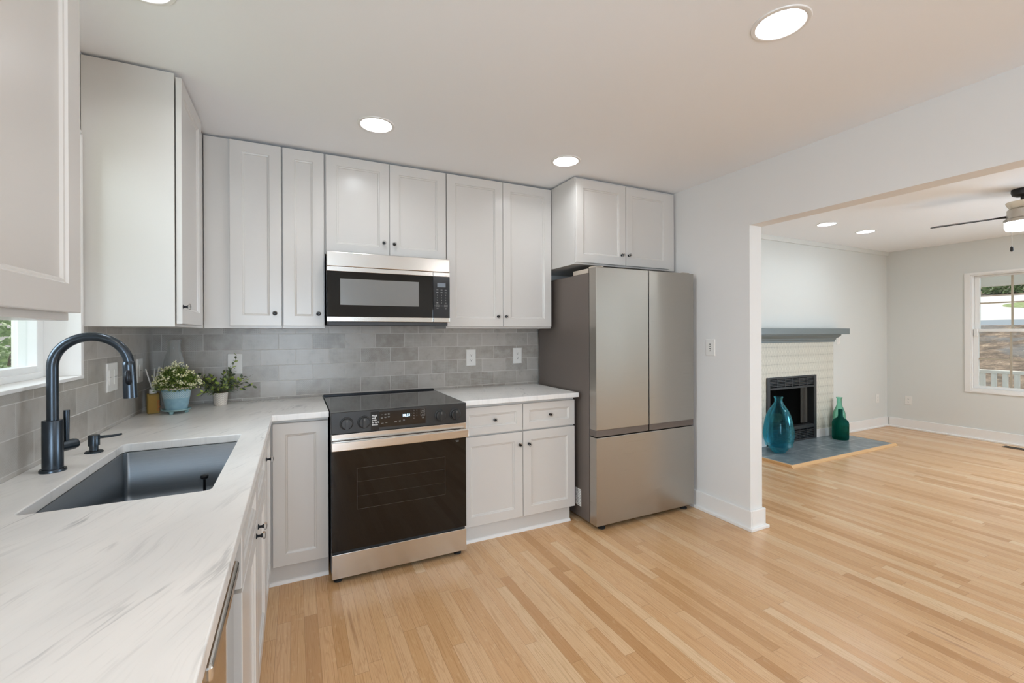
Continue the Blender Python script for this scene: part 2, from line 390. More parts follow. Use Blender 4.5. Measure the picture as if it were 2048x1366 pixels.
# ------------------------------------------------------------------ mesh helpers
class MB:
    def __init__(s): s.v = []; s.f = []; s.mi = []; s.cur = 0
    def add(s, vs, fs):
        o = len(s.v); s.v += [tuple(v) for v in vs]; s.f += [tuple(i+o for i in f) for f in fs]; s.mi += [s.cur]*len(fs); return s
    def mat(s, i): s.cur = i; return s
    def box(s, x0, x1, y0, y1, z0, z1):
        x0, x1 = min(x0, x1), max(x0, x1); y0, y1 = min(y0, y1), max(y0, y1); z0, z1 = min(z0, z1), max(z0, z1)
        v = [(x, y, z) for z in (z0, z1) for y in (y0, y1) for x in (x0, x1)]
        return s.add(v, [(0, 2, 3, 1), (4, 5, 7, 6), (0, 1, 5, 4), (2, 6, 7, 3), (0, 4, 6, 2), (1, 3, 7, 5)])
    def prism(s, pts, a, b, axis='z'):   # polygon extruded along an axis
        n = len(pts)
        def P(p, h): return {'z': (p[0], p[1], h), 'y': (p[0], h, p[1]), 'x': (h, p[0], p[1])}[axis]
        v = [P(p, a) for p in pts]+[P(p, b) for p in pts]
        return s.add(v, [tuple(range(n))[::-1], tuple(range(n, 2*n))]+[(i, (i+1) % n, n+(i+1) % n, n+i) for i in range(n)])
    def lathe(s, prof, c=(0, 0, 0), n=32, axis='z', close=False):
        v = []; f = []
        for r, h in prof:
            for i in range(n):
                a = 2*math.pi*i/n; p, q = r*math.cos(a), r*math.sin(a)
                d = {'z': (p, q, h), 'y': (p, -h, q), 'x': (h, p, q)}[axis]
                v.append((c[0]+d[0], c[1]+d[1], c[2]+d[2]))
        m = len(prof)
        for j in range(m-1 if not close else m):
            k = (j+1) % m
            for i in range(n): f.append((j*n+i, j*n+(i+1) % n, k*n+(i+1) % n, k*n+i))
        if not close:
            if prof[0][0] > 1e-6: f.append(tuple(range(n))[::-1])
            if prof[-1][0] > 1e-6: f.append(tuple(range((m-1)*n, m*n)))
        return s.add(v, f)
    def tube(s, pts, r, n=16, cap=True):
        pts = [Vector(p) for p in pts]; rs = r if isinstance(r, (list, tuple)) else [r]*len(pts)
        v = []; f = []; up = None
        for i, p in enumerate(pts):
            t = (pts[min(i+1, len(pts)-1)]-pts[max(i-1, 0)]).normalized()
            if up is None: up = Vector((0, 0, 1)) if abs(t.z) < .9 else Vector((0, 1, 0))
            a = t.cross(up).normalized(); b = a.cross(t).normalized(); up = b
            for k in range(n):
                an = 2*math.pi*k/n; q = p+(a*math.cos(an)+b*math.sin(an))*rs[i]; v.append(tuple(q))
        for j in range(len(pts)-1):
            for k in range(n): f.append((j*n+k, j*n+(k+1) % n, (j+1)*n+(k+1) % n, (j+1)*n+k))
        if cap: f += [tuple(range(n))[::-1], tuple(range((len(pts)-1)*n, len(pts)*n))]
        return s.add(v, f)
    def rings(s, x0, x1, z0, z1, prof):
        # nested rectangles in the XZ plane, prof = [(inset, y)], facing -Y; last ring is filled
        v = []
        for i, y in prof: v += [(x0+i, y, z0+i), (x1-i, y, z0+i), (x1-i, y, z1-i), (x0+i, y, z1-i)]
        f = []
        for j in range(len(prof)-1):
            for k in range(4): f.append((j*4+k, j*4+(k+1) % 4, j*4+4+(k+1) % 4, j*4+4+k))
        e = (len(prof)-1)*4; f.append((e, e+1, e+2, e+3)); f.append((3, 2, 1, 0))
        return s.add(v, f)
    def leaf(s, p, d, nrm, L, w):
        d = d.normalized(); side = d.cross(nrm)
        side = side.normalized() if side.length > 1e-4 else Vector((1, 0, 0)); nn = side.cross(d)
        q = [p, p+d*L*.4+side*w*.5+nn*L*.05, p+d*L*.75+side*w*.38, p+d*L, p+d*L*.75-side*w*.38, p+d*L*.4-side*w*.5+nn*L*.05]
        return s.add(q, [(0, 1, 2, 3), (0, 3, 4, 5)])
    def build(s, name, mat, parent=None, bevel=0, smooth=None, seg=2):
        me = bpy.data.meshes.new(name); me.from_pydata(s.v, [], s.f)
        for m in (mat if isinstance(mat, (list, tuple)) else [mat]): me.materials.append(MAT[m] if isinstance(m, str) else m)
        me.polygons.foreach_set('material_index', s.mi)
        bm = bmesh.new(); bm.from_mesh(me); bmesh.ops.recalc_face_normals(bm, faces=bm.faces); bm.to_mesh(me); bm.free()
        me.update()
        if smooth is not None:
            me.polygons.foreach_set('use_smooth', [True]*len(me.polygons)); me.set_sharp_from_angle(angle=R(smooth))
        o = bpy.data.objects.new(name, me); COL.objects.link(o)
        if parent: o.parent = parent
        if bevel:
            b = o.modifiers.new('bevel', 'BEVEL'); b.width = bevel; b.segments = seg; b.limit_method = 'ANGLE'; b.angle_limit = R(40)
        return o
def thing(name, label, cat, loc=(0, 0, 0), rz=0, group=None):
    o = bpy.data.objects.new(name, None); COL.objects.link(o); o.empty_display_size = .1
    o.location = loc; o.rotation_euler = (0, 0, rz); return tag(o, label, cat, group)
def tag(o, label, cat, group=None):
    o['label'] = label; o['category'] = cat
    if group: o['group'] = group
    return o
def struct(o, label=None):
    o['kind'] = 'structure'
    if label: o['label'] = label
    return o
def text_mesh(body, size, align='LEFT', space=1.0, bold=0.0):
    c = bpy.data.curves.new('lettering', 'FONT'); c.body = body; c.size = size; c.align_x = align; c.space_line = space
    c.extrude = .0004; c.resolution_u = 2; c.offset = bold
    o = bpy.data.objects.new('lettering', c); COL.objects.link(o)
    dg = bpy.context.evaluated_depsgraph_get(); me = bpy.data.meshes.new_from_object(o.evaluated_get(dg))
    bpy.data.objects.remove(o); bpy.data.curves.remove(c)
    return me
def add_text(mb, body, size, x, y, z, align='LEFT', space=1.0, rot=0, bold=0.0):
    # lettering that faces -Y
    me = text_mesh(body, size, align, space, bold); ca, sa = math.cos(rot), math.sin(rot)
    mb.add([(x+v.co.x*ca-v.co.y*sa, y-v.co.z, z+v.co.x*sa+v.co.y*ca) for v in me.vertices], [tuple(p.vertices) for p in me.polygons])
    bpy.data.meshes.remove(me)
def cut(o, cutters):
    for c in cutters:
        m = o.modifiers.new('cut', 'BOOLEAN'); m.operation = 'DIFFERENCE'; m.object = c; m.solver = 'EXACT'
    dg = bpy.context.evaluated_depsgraph_get(); me = bpy.data.meshes.new_from_object(o.evaluated_get(dg))
    o.modifiers.clear(); o.data = me
    for c in cutters: bpy.data.objects.remove(c)
    return o

# ------------------------------------------------------------------ room shell
XW, XW2 = 3.511, 3.632       # wall between kitchen and living room
YO, ZO = -1.2746, 2.0554     # opening edge and header
XF, YF = 8.30, .066          # living room far wall, fireplace wall
YR = -5.6                    # rear wall
struct(MB().box(-.25, XF+.2, YR-.2, YF+.6, -.08, 0).build('floor', 'floor'))
LIGHTS = [(1.152, -.807), (2.344, -.819), (2.343, -2.242), (.318, -1.475)]
LIV = [(5.722, -.552), (6.495, -.535)]
ceil = MB().box(-.25, XF+.2, YR-.2, YF+.14, CE, CE+.12).build('ceiling', 'ceiling')
cs = [MB().lathe([(.080, CE-.05), (.080, CE+.075)], (x, y, 0), 48).build('c', 'ceiling') for x, y in LIGHTS+LIV]
struct(cut(ceil, cs))
# left wall with the sink window
WY0, WY1, WZ0, WZ1 = -1.86, -.969, 1.176, 2.12
b = MB()
b.box(-.18, 0, YR, WY0, 0, CE).box(-.18, 0, WY1, .066, 0, CE).box(-.18, 0, WY0, WY1, 0, WZ0-.012).box(-.18, 0, WY0, WY1, WZ1, CE)
struct(b.build('wall_left', 'wall'))
struct(MB().box(-.18, XW2, 0, .12, 0, CE).build('wall_back', 'wall'))
b = MB().box(XW, XW2, YO, 0, 0, CE).box(XW, XW2, -4.3, YO, ZO, CE).box(XW, XW2, YR, -4.3, 0, CE)
struct(b.build('wall_right', 'wall'))
# rear wall with the opening for the added window
b = MB()
for x0, x1, z0, z1 in [(-.18, .05, 0, CE), (1.25, XF, 0, CE), (.05, 1.25, 0, .10), (.05, 1.25, 2.10, CE)]:
    b.box(x0, x1, YR-.15, YR, z0, z1)
struct(b.build('wall_rear', 'wall_living'))
# living room: fireplace wall with firebox opening
FX0, FX1, FZ0, FZ1 = 5.60, 6.545, .02, .805
b = MB().box(XW2, FX0, YF, YF+.12, 0, CE).box(FX1, XF, YF, YF+.12, 0, CE).box(FX0, FX1, YF, YF+.12, FZ1, CE)
struct(b.build('wall_fireplace', 'wall_living'))
# far wall with the living window and an added, unseen one
GY0, GY1, GZ0, GZ1 = -2.02, -.805, .60, 2.03
b = MB().box(XF, XF+.16, GY1, YF+.12, 0, CE).box(XF, XF+.16, -2.85, GY0, 0, CE).box(XF, XF+.16, GY0, GY1, 0, GZ0).box(XF, XF+.16, GY0, GY1, GZ1, CE)
b.box(XF, XF+.16, YR, -4.55, 0, CE).box(XF, XF+.16, -4.55, -2.85, 0, GZ0).box(XF, XF+.16, -4.55, -2.85, GZ1, CE)
struct(b.build('wall_window', 'wall_living'))
# crown line in the living room
b = MB().prism([(YF-.018, CE-.05), (YF, CE-.05), (YF, CE), (YF-.03, CE), (YF-.03, CE-.012)], XW2, XF, 'x')
struct(b.build('trim_1', 'wall_living'))

# baseboards with shoe moulding
def base_run(b, p, q, n, h=.131, t=.016, s=.017):
    # run from p to q (xy), n = outward normal
    (ax, ay), (bx, by) = p, q; nx, ny = n
    for dd, z0, z1 in ((t, 0, h), (t+s, 0, .020)):
        b.box(min(ax, bx, ax+nx*dd, bx+nx*dd), max(ax, bx, ax+nx*dd, bx+nx*dd), min(ay, by, ay+ny*dd, by+ny*dd), max(ay, by, ay+ny*dd, by+ny*dd), z0, z1)
b = MB(); T = .016; S = .017
for dd, z1 in ((T, .131), (T+S, .020)):
    b.box(XW-dd, XW, YO-dd, -.02, 0, z1); b.box(XW, XW2, YO-dd, YO, 0, z1); b.box(XW2, XW2+dd, YO-dd, YF, 0, z1)
struct(b.build('baseboard_right', 'trim', bevel=.003))
b = MB()
base_run(b, (XW2, YF), (5.20, YF), (0, -1)); base_run(b, (6.94, YF), (XF, YF), (0, -1))
struct(b.build('baseboard_fireplace', 'trim', bevel=.003))
b = MB(); base_run(b, (XF, YR), (XF, YF-.03), (-1, 0)); struct(b.build('baseboard_window', 'trim', bevel=.003))

# backsplash
struct(MB().box(.009, 2.593, -.009, 0, .914, 1.405).build('backsplash_back', 'tile_back'), 'grey embossed subway tile backsplash')
struct(MB().box(0, .009, -.957, 0, .914, 1.372).box(0, .009, -3.3, -.957, .914, 1.166).build('backsplash_left', 'tile_left'))

# ------------------------------------------------------------------ sink window (window_1)
w1 = bpy.data.objects.new('window_1', None); COL.objects.link(w1); struct(w1, 'white framed window above the sink')
b = MB()
b.box(-.115, .016, WY0, WY1+.002, WZ0-.012, WZ0)                        # sill board
b.box(-.16, .012, WY1-.010, WY1+.012, WZ0, WZ1); b.box(-.16, .012, WY0-.012, WY0+.008, WZ0, WZ1); b.box(-.16, .012, WY0, WY1, WZ1-.008, WZ1+.012)
b.build('casing', 'trim', w1, .0015)
b = MB(); fx0, fx1 = -.150, -.095
b.box(fx0, fx1, WY1-.055, WY1-.010, WZ0, WZ1-.008); b.box(fx0, fx1, WY0+.008, WY0+.05, WZ0, WZ1-.008)
b.box(fx0, fx1, WY0+.05, WY1-.055, WZ0, WZ0+.045); b.box(fx0, fx1, WY0+.05, WY1-.055, WZ1-.05, WZ1-.008)
b.box(fx1, fx1+.012, WY0+.05, WY1-.055, WZ0, WZ0+.022)
b.build('sash', 'sash', w1, .002)
MB().box(-.126, -.122, WY0+.05, WY1-.055, WZ0+.045, WZ1-.05).build('pane', 'pane', w1)

# ------------------------------------------------------------------ living window (window_2)
w2 = bpy.data.objects.new('window_2', None); COL.objects.link(w2); struct(w2, 'white double-hung window with tan grilles')
b = MB(); X = XF
for y0, y1, z0, z1 in [(-.749, GY1, .577, 2.057), (GY0, GY0-.056, .577, 2.057), (GY0, GY1, GZ1, 2.057), (GY0, GY1, .577, GZ0)]:
    b.box(X-.012, X, y0, y1, z0, z1)
b.box(X, X+.15, GY1-.012, GY1, GZ0+.03, GZ1-.012); b.box(X, X+.15, GY0, GY0+.012, GZ0+.03, GZ1-.012); b.box(X, X+.15, GY0, GY1, GZ1-.012, GZ1); b.box(X, X+.15, GY0, GY1, GZ0, GZ0+.03)
b.build('casing', 'trim', w2, .002)
def sash(nm, x0, x1, z0, z1, bot, top):
    b = MB(); y0, y1 = GY0+.0135, GY1-.0135; z0 += .001; z1 -= .001
    b.box(x0, x1, y1-.042, y1, z0, z1); b.box(x0, x1, y0, y0+.042, z0, z1); b.box(x0, x1, y0+.042, y1-.042, z0, z0+bot); b.box(x0, x1, y0+.042, y1-.042, z1-top, z1)
    s = b.build(nm, 'sash', w2, .002)
    xm = (x0+x1)/2
    MB().box(xm-.002, xm+.002, y0+.042, y1-.042, z0+bot, z1-top).build('pane', 'pane', s)
    g = MB(); ya, yb = y0+.042, y1-.042
    for k in range(1, 4): yy = yb+(ya-yb)*k/4; g.box(xm-.006, xm+.006, yy-.009, yy+.009, z0+bot, z1-top)
    zz = (z0+bot+z1-top)/2; g.box(xm-.0055, xm+.0055, ya, yb, zz-.008, zz+.008)
    g.build('grille', 'muntin', s)
sash('sash', X+.075, X+.11, 1.325, GZ1-.012, .034, .02)
sash('sash', X+.035, X+.07, GZ0+.03, 1.36, .03, .034)
MB().box(X+.02, X+.035, GY1-.05, GY1-.02, 1.27, 1.36).build('latch', 'sash', w2, .002)
w = bpy.data.objects.new('added_window_rear', None); COL.objects.link(w); struct(w)  # unseen window added to admit fill light behind the camera
b = MB(); y0, y1 = YR-.11, YR-.05
for xx in (.05, 1.19): b.box(xx, xx+.06, y0, y1, .10, 2.10)
b.box(.05, 1.25, y0, y1, .10, .18).box(.05, 1.25, y0, y1, 2.03, 2.10); b.build('sash', 'sash', w)
MB().box(.11, 1.19, YR-.082, YR-.078, .18, 2.03).build('pane', 'pane', w)
w = bpy.data.objects.new('added_window_side', None); COL.objects.link(w); struct(w)  # unseen window added so fill light reaches the kitchen's left side
b = MB(); x0, x1 = XF+.05, XF+.11
for yy in (-4.55, -3.73, -2.91): b.box(x0, x1, yy, yy+.06, GZ0, GZ1)
b.box(x0, x1, -4.55, -2.85, GZ0, GZ0+.06).box(x0, x1, -4.55, -2.85, GZ1-.06, GZ1); b.build('sash', 'sash', w)
MB().box(XF+.078, XF+.082, -4.49, -2.91, GZ0+.06, GZ1-.06).build('pane', 'pane', w)

# ------------------------------------------------------------------ cabinetry builders (local: x width, -y front, z up)
DOOR_T = .0205
def door_prof(y, fr=.060):
    return [(0, y+DOOR_T), (0, y+.002), (.002, y), (fr, y), (fr+.0035, y+.0045), (fr+.0085, y+.0055), (fr+.0125, y+.0105), (fr+.016, y+.0105)]
def knob_mesh(x, y, z):
    b = MB()
    b.mat(0).lathe([(.0085, 0), (.0085, .002), (.0045, .004), (.0042, .011), (.0075, .017), (.0065, .0185)], (x, y, z), 16, 'y')
    b.mat(1).lathe([(.0085, .0186), (.0125, .0195), (.0138, .0225), (.0128, .0262), (.0095, .0278)], (x, y, z), 8, 'y')
    b.mat(0).lathe([(.0040, .0279), (.0040, .0284)], (x, y, z), 12, 'y')
    return b
def door(parent, name, x0, x1, z0, z1, y, knob=None, fr=.060):
    d = MB().rings(x0, x1, z0, z1, door_prof(y, fr)).build(name, 'cabinet', parent)
    if knob: knob_mesh(knob[0], y-.0001, knob[1]).build('knob', ['black_metal', 'acrylic'], d, smooth=35)
    return d
def carcass(parent, x0, x1, y0, y1, z0, z1, ff=True):
    return MB().box(x0, x1, y0, y1, z0, z1).build('carcass', 'cabinet', parent, .0012)
def toe(parent, x0, x1, y, z1=.105, shoe=(0, 0)):
    MB().box(x0, x1, y, y+.012, 0, z1).build('toe_kick', 'toe', parent)
    MB().prism([(y, 0), (y-.014, 0), (y-.013, .008), (y-.007, .016), (y, .018)], x0+shoe[0], x1+shoe[1], 'x').build('shoe_moulding', 'trim', parent, smooth=30)

UF = -.3197   # upper door face
UZ0, UZ1, UB, UT = 1.3805, 2.4344, 1.3671, 2.4405
# corner wall cabinet, back wall
t = thing('wall_cabinet', 'tall white wall cabinet with one narrow door filling the back corner', 'cabinet')
carcass(t, .3030, .6890, UF+.022, -.002, UB, UT)
door(t, 'door', .4268, .6854, UZ0, UZ1, UF, (.652, 1.4545))
t = thing('wall_cabinet', 'narrowest white wall cabinet, its single door beside the microwave', 'cabinet')
carcass(t, .6900, .9215, UF+.022, -.002, UB, UT)
door(t, 'door', .6948, .9169, UZ0, UZ1, UF, (.885, 1.455))
t = thing('wall_cabinet', 'short white two-door wall cabinet directly above the microwave', 'cabinet')
carcass(t, .9225, 1.6945, UF+.022, -.002, 1.8270, UT)
door(t, 'door', .9292, 1.3100, 1.832, UZ1, UF, (1.274, 1.917)); door(t, 'door', 1.3128, 1.6906, 1.832, UZ1, UF, (1.340, 1.915))
t = thing('wall_cabinet', 'tall white two-door wall cabinet between the microwave and the refrigerator', 'cabinet')
carcass(t, 1.6955, 2.5380, UF+.022, -.002, UB, UT)
door(t, 'door', 1.6978, 2.1215, UZ0, UZ1, UF, (2.080, 1.4535)); door(t, 'door', 2.1243, 2.5325, UZ0, UZ1, UF, (2.144, 1.4545))
# fridge cabinet
t = thing('wall_cabinet', 'deep white two-door cabinet above the refrigerator', 'cabinet')
b = MB().box(2.5403, 3.4950, -.6258, -.002, 1.8231, 2.4405); b.build('carcass', 'cabinet', t, .0015)
door(t, 'door', 2.5420, 2.9840, 1.8345, 2.4245, -.6475, (2.944, 1.9095)); door(t, 'door', 2.9890, 3.4260, 1.8345, 2.4245, -.6475, (3.010, 1.911))
# left wall: cabinet beyond the window (faces +x -> rotate +90 deg; local x = world y, local -y = world +x)
t = thing('wall_cabinet', 'white wall cabinet with a plain end panel between window and back corner', 'cabinet', (0, 0, 0), R(90))
carcass(t, -.9444, -.3010, -.3005, -.002, UB, UT)
door(t, 'door', -.952+.012, -.4985, UZ0-.001, 2.4275, -.3255, (-.925, 1.4535))
t = thing('wall_cabinet', 'white wall cabinet cropped at the near side of the sink window', 'cabinet', (0, 0, 0), R(90))
carcass(t, -2.80, -1.9250, -.3005, -.002, UB, UT)
door(t, 'door', -2.362, -1.9350, UZ0+.003, 2.4275, -.3255, (-2.325, 1.46)); door(t, 'door', -2.792, -2.3650, UZ0+.003, 2.4275, -.3255, (-2.402, 1.46))

# base cabinets
BF = -.6225; BZ = .876
t = thing('base_cabinet', 'white base cabinet with one tall door, left of the range', 'cabinet')
carcass(t, .6195, .9205, BF+.022, -.002, .100, BZ)
door(t, 'door', .6475, .9185, .106, .8605, BF)
toe(t, .585, .9205, -.588)
t = thing('base_cabinet', 'white base cabinet with two drawers over two doors, right of the range', 'cabinet')
carcass(t, 1.6900, 2.5400, BF+.022, -.002, .100, BZ)
for x0, x1, kx in ((1.6935, 2.1225, 1.922), (2.1265, 2.5385, 2.340)):
    d = MB().rings(x0, x1, .685, .8600, door_prof(BF, .046)).build('drawer', 'cabinet', t)
    knob_mesh(kx, BF+.0104, .7705).build('knob', ['black_metal', 'acrylic'], d, smooth=35)
door(t, 'door', 1.6935, 2.1225, .106, .6745, BF, (2.098, .5895)); door(t, 'door', 2.1265, 2.5385, .106, .6745, BF, (2.168, .5885))
toe(t, 1.6900, 2.5080, -.598)
# left run (faces +x)
LF = -.640
t = thing('base_cabinet', 'white corner base cabinet past the sink cabinet, its door facing the room', 'cabinet', (0, 0, 0), R(90))
MB().box(-1.0690, -.6020, LF+.022, LF+.045, .10, BZ).box(-1.0680, -1.052, LF+.045, -.002, .10, BZ).box(-1.052, -.62, LF+.045, -.002, .10, .118).build('carcass', 'cabinet', t)
door(t, 'door', -1.0660, -.6450, .106, .8605, LF, (-1.000, .775))
toe(t, -1.0690, -.6040, -.588)
t = thing('base_cabinet', 'white double-door sink base cabinet with two false drawer fronts', 'cabinet', (0, 0, 0), R(90))
MB().box(-2.0000, -1.0700, LF+.022, LF+.04, .10, BZ).box(-2.0000, -1.982, LF+.04, -.002, .10, BZ).box(-1.0715, -1.0700, LF+.04, -.002, .10, BZ).box(-1.982, -1.0715, LF+.04, -.002, .10, .118).build('carcass', 'cabinet', t)
for x0, x1 in ((-1.9970, -1.5370), (-1.5330, -1.0730)):
    MB().rings(x0, x1, .715, .8600, door_prof(LF, .042)).build('false_drawer_front', 'cabinet', t)
door(t, 'door', -1.9970, -1.5370, .106, .7045, LF, (-1.575, .668)); door(t, 'door', -1.5330, -1.0730, .106, .7045, LF, (-1.495, .668))
toe(t, -2.0000, -1.0700, -.588)
# dishwasher
t = thing('dishwasher', 'stainless steel dishwasher under the near end of the countertop', 'dishwasher', (0, 0, 0), R(90))
MB().box(-2.6070, -2.0050, -.575, -.02, .10, .866).build('body', 'black_plastic', t)
MB().box(-2.6050, -2.0060, -.6230, -.576, .115, .862).build('door', 'steel_dish', t, .003)
b = MB().box(-2.455, -2.104, -.645, -.630, .806, .834); h = b.build('handle', 'steel', t, .006, seg=3)
for yy in (-2.44, -2.135): MB().box(yy, yy+.016, -.631, -.6231, .812, .828).build('bracket', 'steel', h)
MB().box(-2.606, -2.005, -.560, -.548, .0, .10).build('toe_kick', 'black_plastic', t)
t = thing('base_cabinet', 'white base cabinet at the nearest end of the left counter', 'cabinet', (0, 0, 0), R(90))
carcass(t, -3.28, -2.612, LF+.022, -.002, .100, BZ); door(t, 'door', -3.276, -2.616, .106, .8605, LF, (-2.66, .80)); toe(t, -3.28, -2.612, -.588)

# ------------------------------------------------------------------ countertops
CX, CY, CT, CB = .6488, -.664, .914, .8825
SX0, SX1, SY0, SY1 = .1654, .5516, -1.820, -1.0753
pts = [(.0092, -3.30), (CX, -3.30), (CX, CY), (.9205, CY), (.9205, -.0095), (.0092, -.0095)]
ct = MB().prism(pts, CB, CT).build('countertop', 'marble')
def rrect(x0, x1, y0, y1, r, n=6):
    p = []
    for cx, cy, a0 in ((x1-r, y1-r, 0), (x0+r, y1-r, 90), (x0+r, y0+r, 180), (x1-r, y0+r, 270)):
        for k in range(n+1): a = R(a0+90*k/n); p.append((cx+r*math.cos(a), cy+r*math.sin(a)))
    return p
cut(ct, [MB().prism(rrect(SX0, SX1, SY0, SY1, .018), .80, 1.0).build('c', 'marble')])
m = ct.modifiers.new('bevel', 'BEVEL'); m.width = .003; m.segments = 2; m.limit_method = 'ANGLE'; m.angle_limit = R(40)
tag(ct, 'white marble L-shaped countertop with grey veins around the sink', 'countertop')
o = MB().box(1.6880, 2.5480, CY, -.0095, CB, CT).build('countertop', 'marble', bevel=.003)
tag(o, 'short white marble countertop between range and refrigerator', 'countertop')

# sink bowl
t = thing('kitchen_sink', 'rectangular stainless undermount sink in the white marble counter', 'sink')
b = MB(); z0, z1 = .672, CB-.0005; e = -.004
outs = [(-.022, CB-.002), (-.003, CB-.002), (-.001, CB-.004), (.0, z0+.05), (.003, z0+.020), (.012, z0+.006), (.03, z0+.001), (.06, z0)]
n = 28; v = []; f = []
for i, z in outs: v += [(x, y, z) for x, y in rrect(SX0+i, SX1-i, SY0+i, SY1-i, .02+max(i, 0)*.5)]
for j in range(len(outs)-1):
    for k in range(n): f.append((j*n+k, j*n+(k+1) % n, (j+1)*n+(k+1) % n, (j+1)*n+k))
f.append(tuple(range((len(outs)-1)*n, len(outs)*n)))
b.add(v, f)
bowl = b.build('basin', 'steel_sink', t, smooth=50)
sm = bowl.modifiers.new('solid', 'SOLIDIFY'); sm.thickness = .0012; sm.offset = 1
MB().lathe([(.056, 0), (.054, .002), (.042, .0022), (.036, -.001), (.0, -.001)], (.36, -1.447, z0+.0006), 32).build('drain', 'steel', t, smooth=40)
# small black stopper standing in the sink
t = thing('sink_stopper', 'small black stopper with flat knob standing in the sink corner', 'stopper', (.438, -1.178, .6722))
MB().lathe([(.034, .0), (.036, .004), (.030, .010), (.012, .014)], n=24).build('base', 'black_metal', t, smooth=40)
MB().lathe([(.005, .0135), (.0045, .098)], n=14).build('stem', 'black_metal', t, smooth=40)
MB().lathe([(.004, .097), (.012, .101), (.0145, .109), (.012, .114), (.004, .116)], n=20).build('knob', 'black_metal', t, smooth=40)

# faucet
t = thing('faucet', 'tall matte black pull-down gooseneck faucet behind the sink', 'faucet', (.0845, -1.4065, CT))
MB().lathe([(.0315, 0), (.0315, .006), (.030, .009), (.024, .0095)], n=40).build('base', 'faucet', t, smooth=40)
MB().lathe([(.0245, .009), (.0245, .156), (.0235, .158), (.013, .1585)], n=40).build('body', 'faucet', t, smooth=40)
r0 = .0925; ctr = (r0, 0, .322)
path = [(0, 0, .156), (0, 0, .24), (0, 0, .30)]+[(r0-r0*math.cos(R(a)), 0, .322+r0*math.sin(R(a))) for a in range(0, 179, 6)]
MB().tube(path, .0142, 24).build('gooseneck', 'faucet', t, smooth=60)
hd = Vector(path[-1]); dr = (Vector(path[-1])-Vector(path[-2])).normalized(); dr = Vector((.035, 0, -1)).normalized()
hb = MB().tube([hd+dr*-.002, hd, hd+dr*.012, hd+dr*.10, hd+dr*.118], [.0142, .0162, .0168, .0185, .0188], 24).build('spray_head', 'faucet', t, smooth=50)
q = hd+dr*.05
b = MB(); b.tube([q+Vector((.0, -.0165, .022)), q+Vector((0, -.0192, .016)), q+Vector((.001, -.0200, .0)), q+Vector((.003, -.0195, -.016)), q+Vector((.004, -.0172, -.022))], [.005, .0085, .009, .0085, .005], 12)
b.build('button', 'black_metal', hb, smooth=60)
hx, hy = .50, .866
MB().tube([(hx*k, hy*k, .070) for k in (.018, .060)]+[(hx*.0605, hy*.0605, .070), (hx*.068, hy*.068, .070)], [.0170, .0170, .0155, .0150], 24).build('handle_hub', 'faucet', t, smooth=40)
MB().tube([(hx*.040, hy*.040, z) for z in (.083, .12, .182)], [.0062, .0072, .0080], 14).build('lever', 'faucet', t, smooth=50)
# soap dispenser
t = thing('soap_dispenser', 'short matte black soap dispenser pump beside the faucet', 'soap dispenser', (.110, -1.178, CT))
MB().lathe([(.0265, 0), (.0265, .003), (.022, .007), (.014, .0075)], n=30).build('base', 'faucet', t, smooth=40)
MB().lathe([(.0125, .007), (.0125, .026)], n=24).build('neck', 'faucet', t, smooth=40)
MB().lathe([(.0165, .025), (.0165, .060), (.0155, .062), (.0, .062)], n=30).build('pump_head', 'faucet', t, smooth=40)
MB().tube([(.012, 0, .053), (.05, 0, .054), (.078, 0, .058)], [.0055, .0046, .0036], 12).build('spout', 'faucet', t, smooth=40)

# ------------------------------------------------------------------ things on the counter
t = thing('reed_diffuser', 'amber glass reed diffuser bottle with white reeds in the counter corner', 'reed diffuser', (.075, -.292, CT), R(18))
b = MB().prism(rrect(-.0255, .0255, -.0255, .0255, .006, 4), .0005, .106); b.build('bottle', 'amber', t, .003)
MB().prism(rrect(-.022, .022, -.022, .022, .005, 4), .004, .098).build('oil', simple('diffuser_oil', srgb(216, 176, 76), .3), t)
MB().lathe([(.0165, .1062), (.0165, .1265), (.0150, .128), (.006, .128)], n=28).build('collar', 'reed', t, smooth=40)
for a, l in (((-.030, .006), .14), ((.026, -.004), .15), ((.030, .012), .148), ((.010, .020), .14)):
    MB().tube([(a[0]*.10, a[1]*.1, .127), (a[0], a[1], .10+l*.98)], .0030, 8).build('reed', 'reed', t)
b = MB(); add_text(b, 'thyme', .024, .0255, 0, .012, rot=R(90))
lt = b.build('lettering', simple('orange_print', srgb(196, 110, 40), .5), t)
lt.location = (0, -.0262, 0)

random.seed(4)
t = thing('potted_plant', 'round bush with cream blossoms in a pale blue glazed pot on saucer', 'potted plant', (.1865, -.342, CT))
MB().lathe([(.046, .016), (.048, .018), (.0665, .128), (.0705, .130), (.0705, .140), (.066, .141), (.062, .128), (.0, .127)], n=48).build('pot', 'blue_pot', t, smooth=35)
b = MB().lathe([(.0, .0135), (.052, .0135), (.064, .019), (.066, .0245), (.062, .0245), (.056, .018), (.0, .0155)], n=48)
for a in (250, 10, 130):
    cx, cy = .043*math.cos(R(a)), .043*math.sin(R(a)); b.lathe([(.008, 0), (.011, .012), (.012, .0145)], (cx, cy, 0), 12)
b.build('saucer', 'saucer', t, smooth=35)
MB().lathe([(.0615, .129), (.03, .134), (.0, .136)], n=24).build('soil', 'soil', t, smooth=40)
fo = MB(); fl = MB()
def dome():
    while True:
        p = Vector((random.uniform(-1, 1), random.uniform(-1, 1), random.uniform(-.25, 1)))
        if .25 < p.length < 1: return p
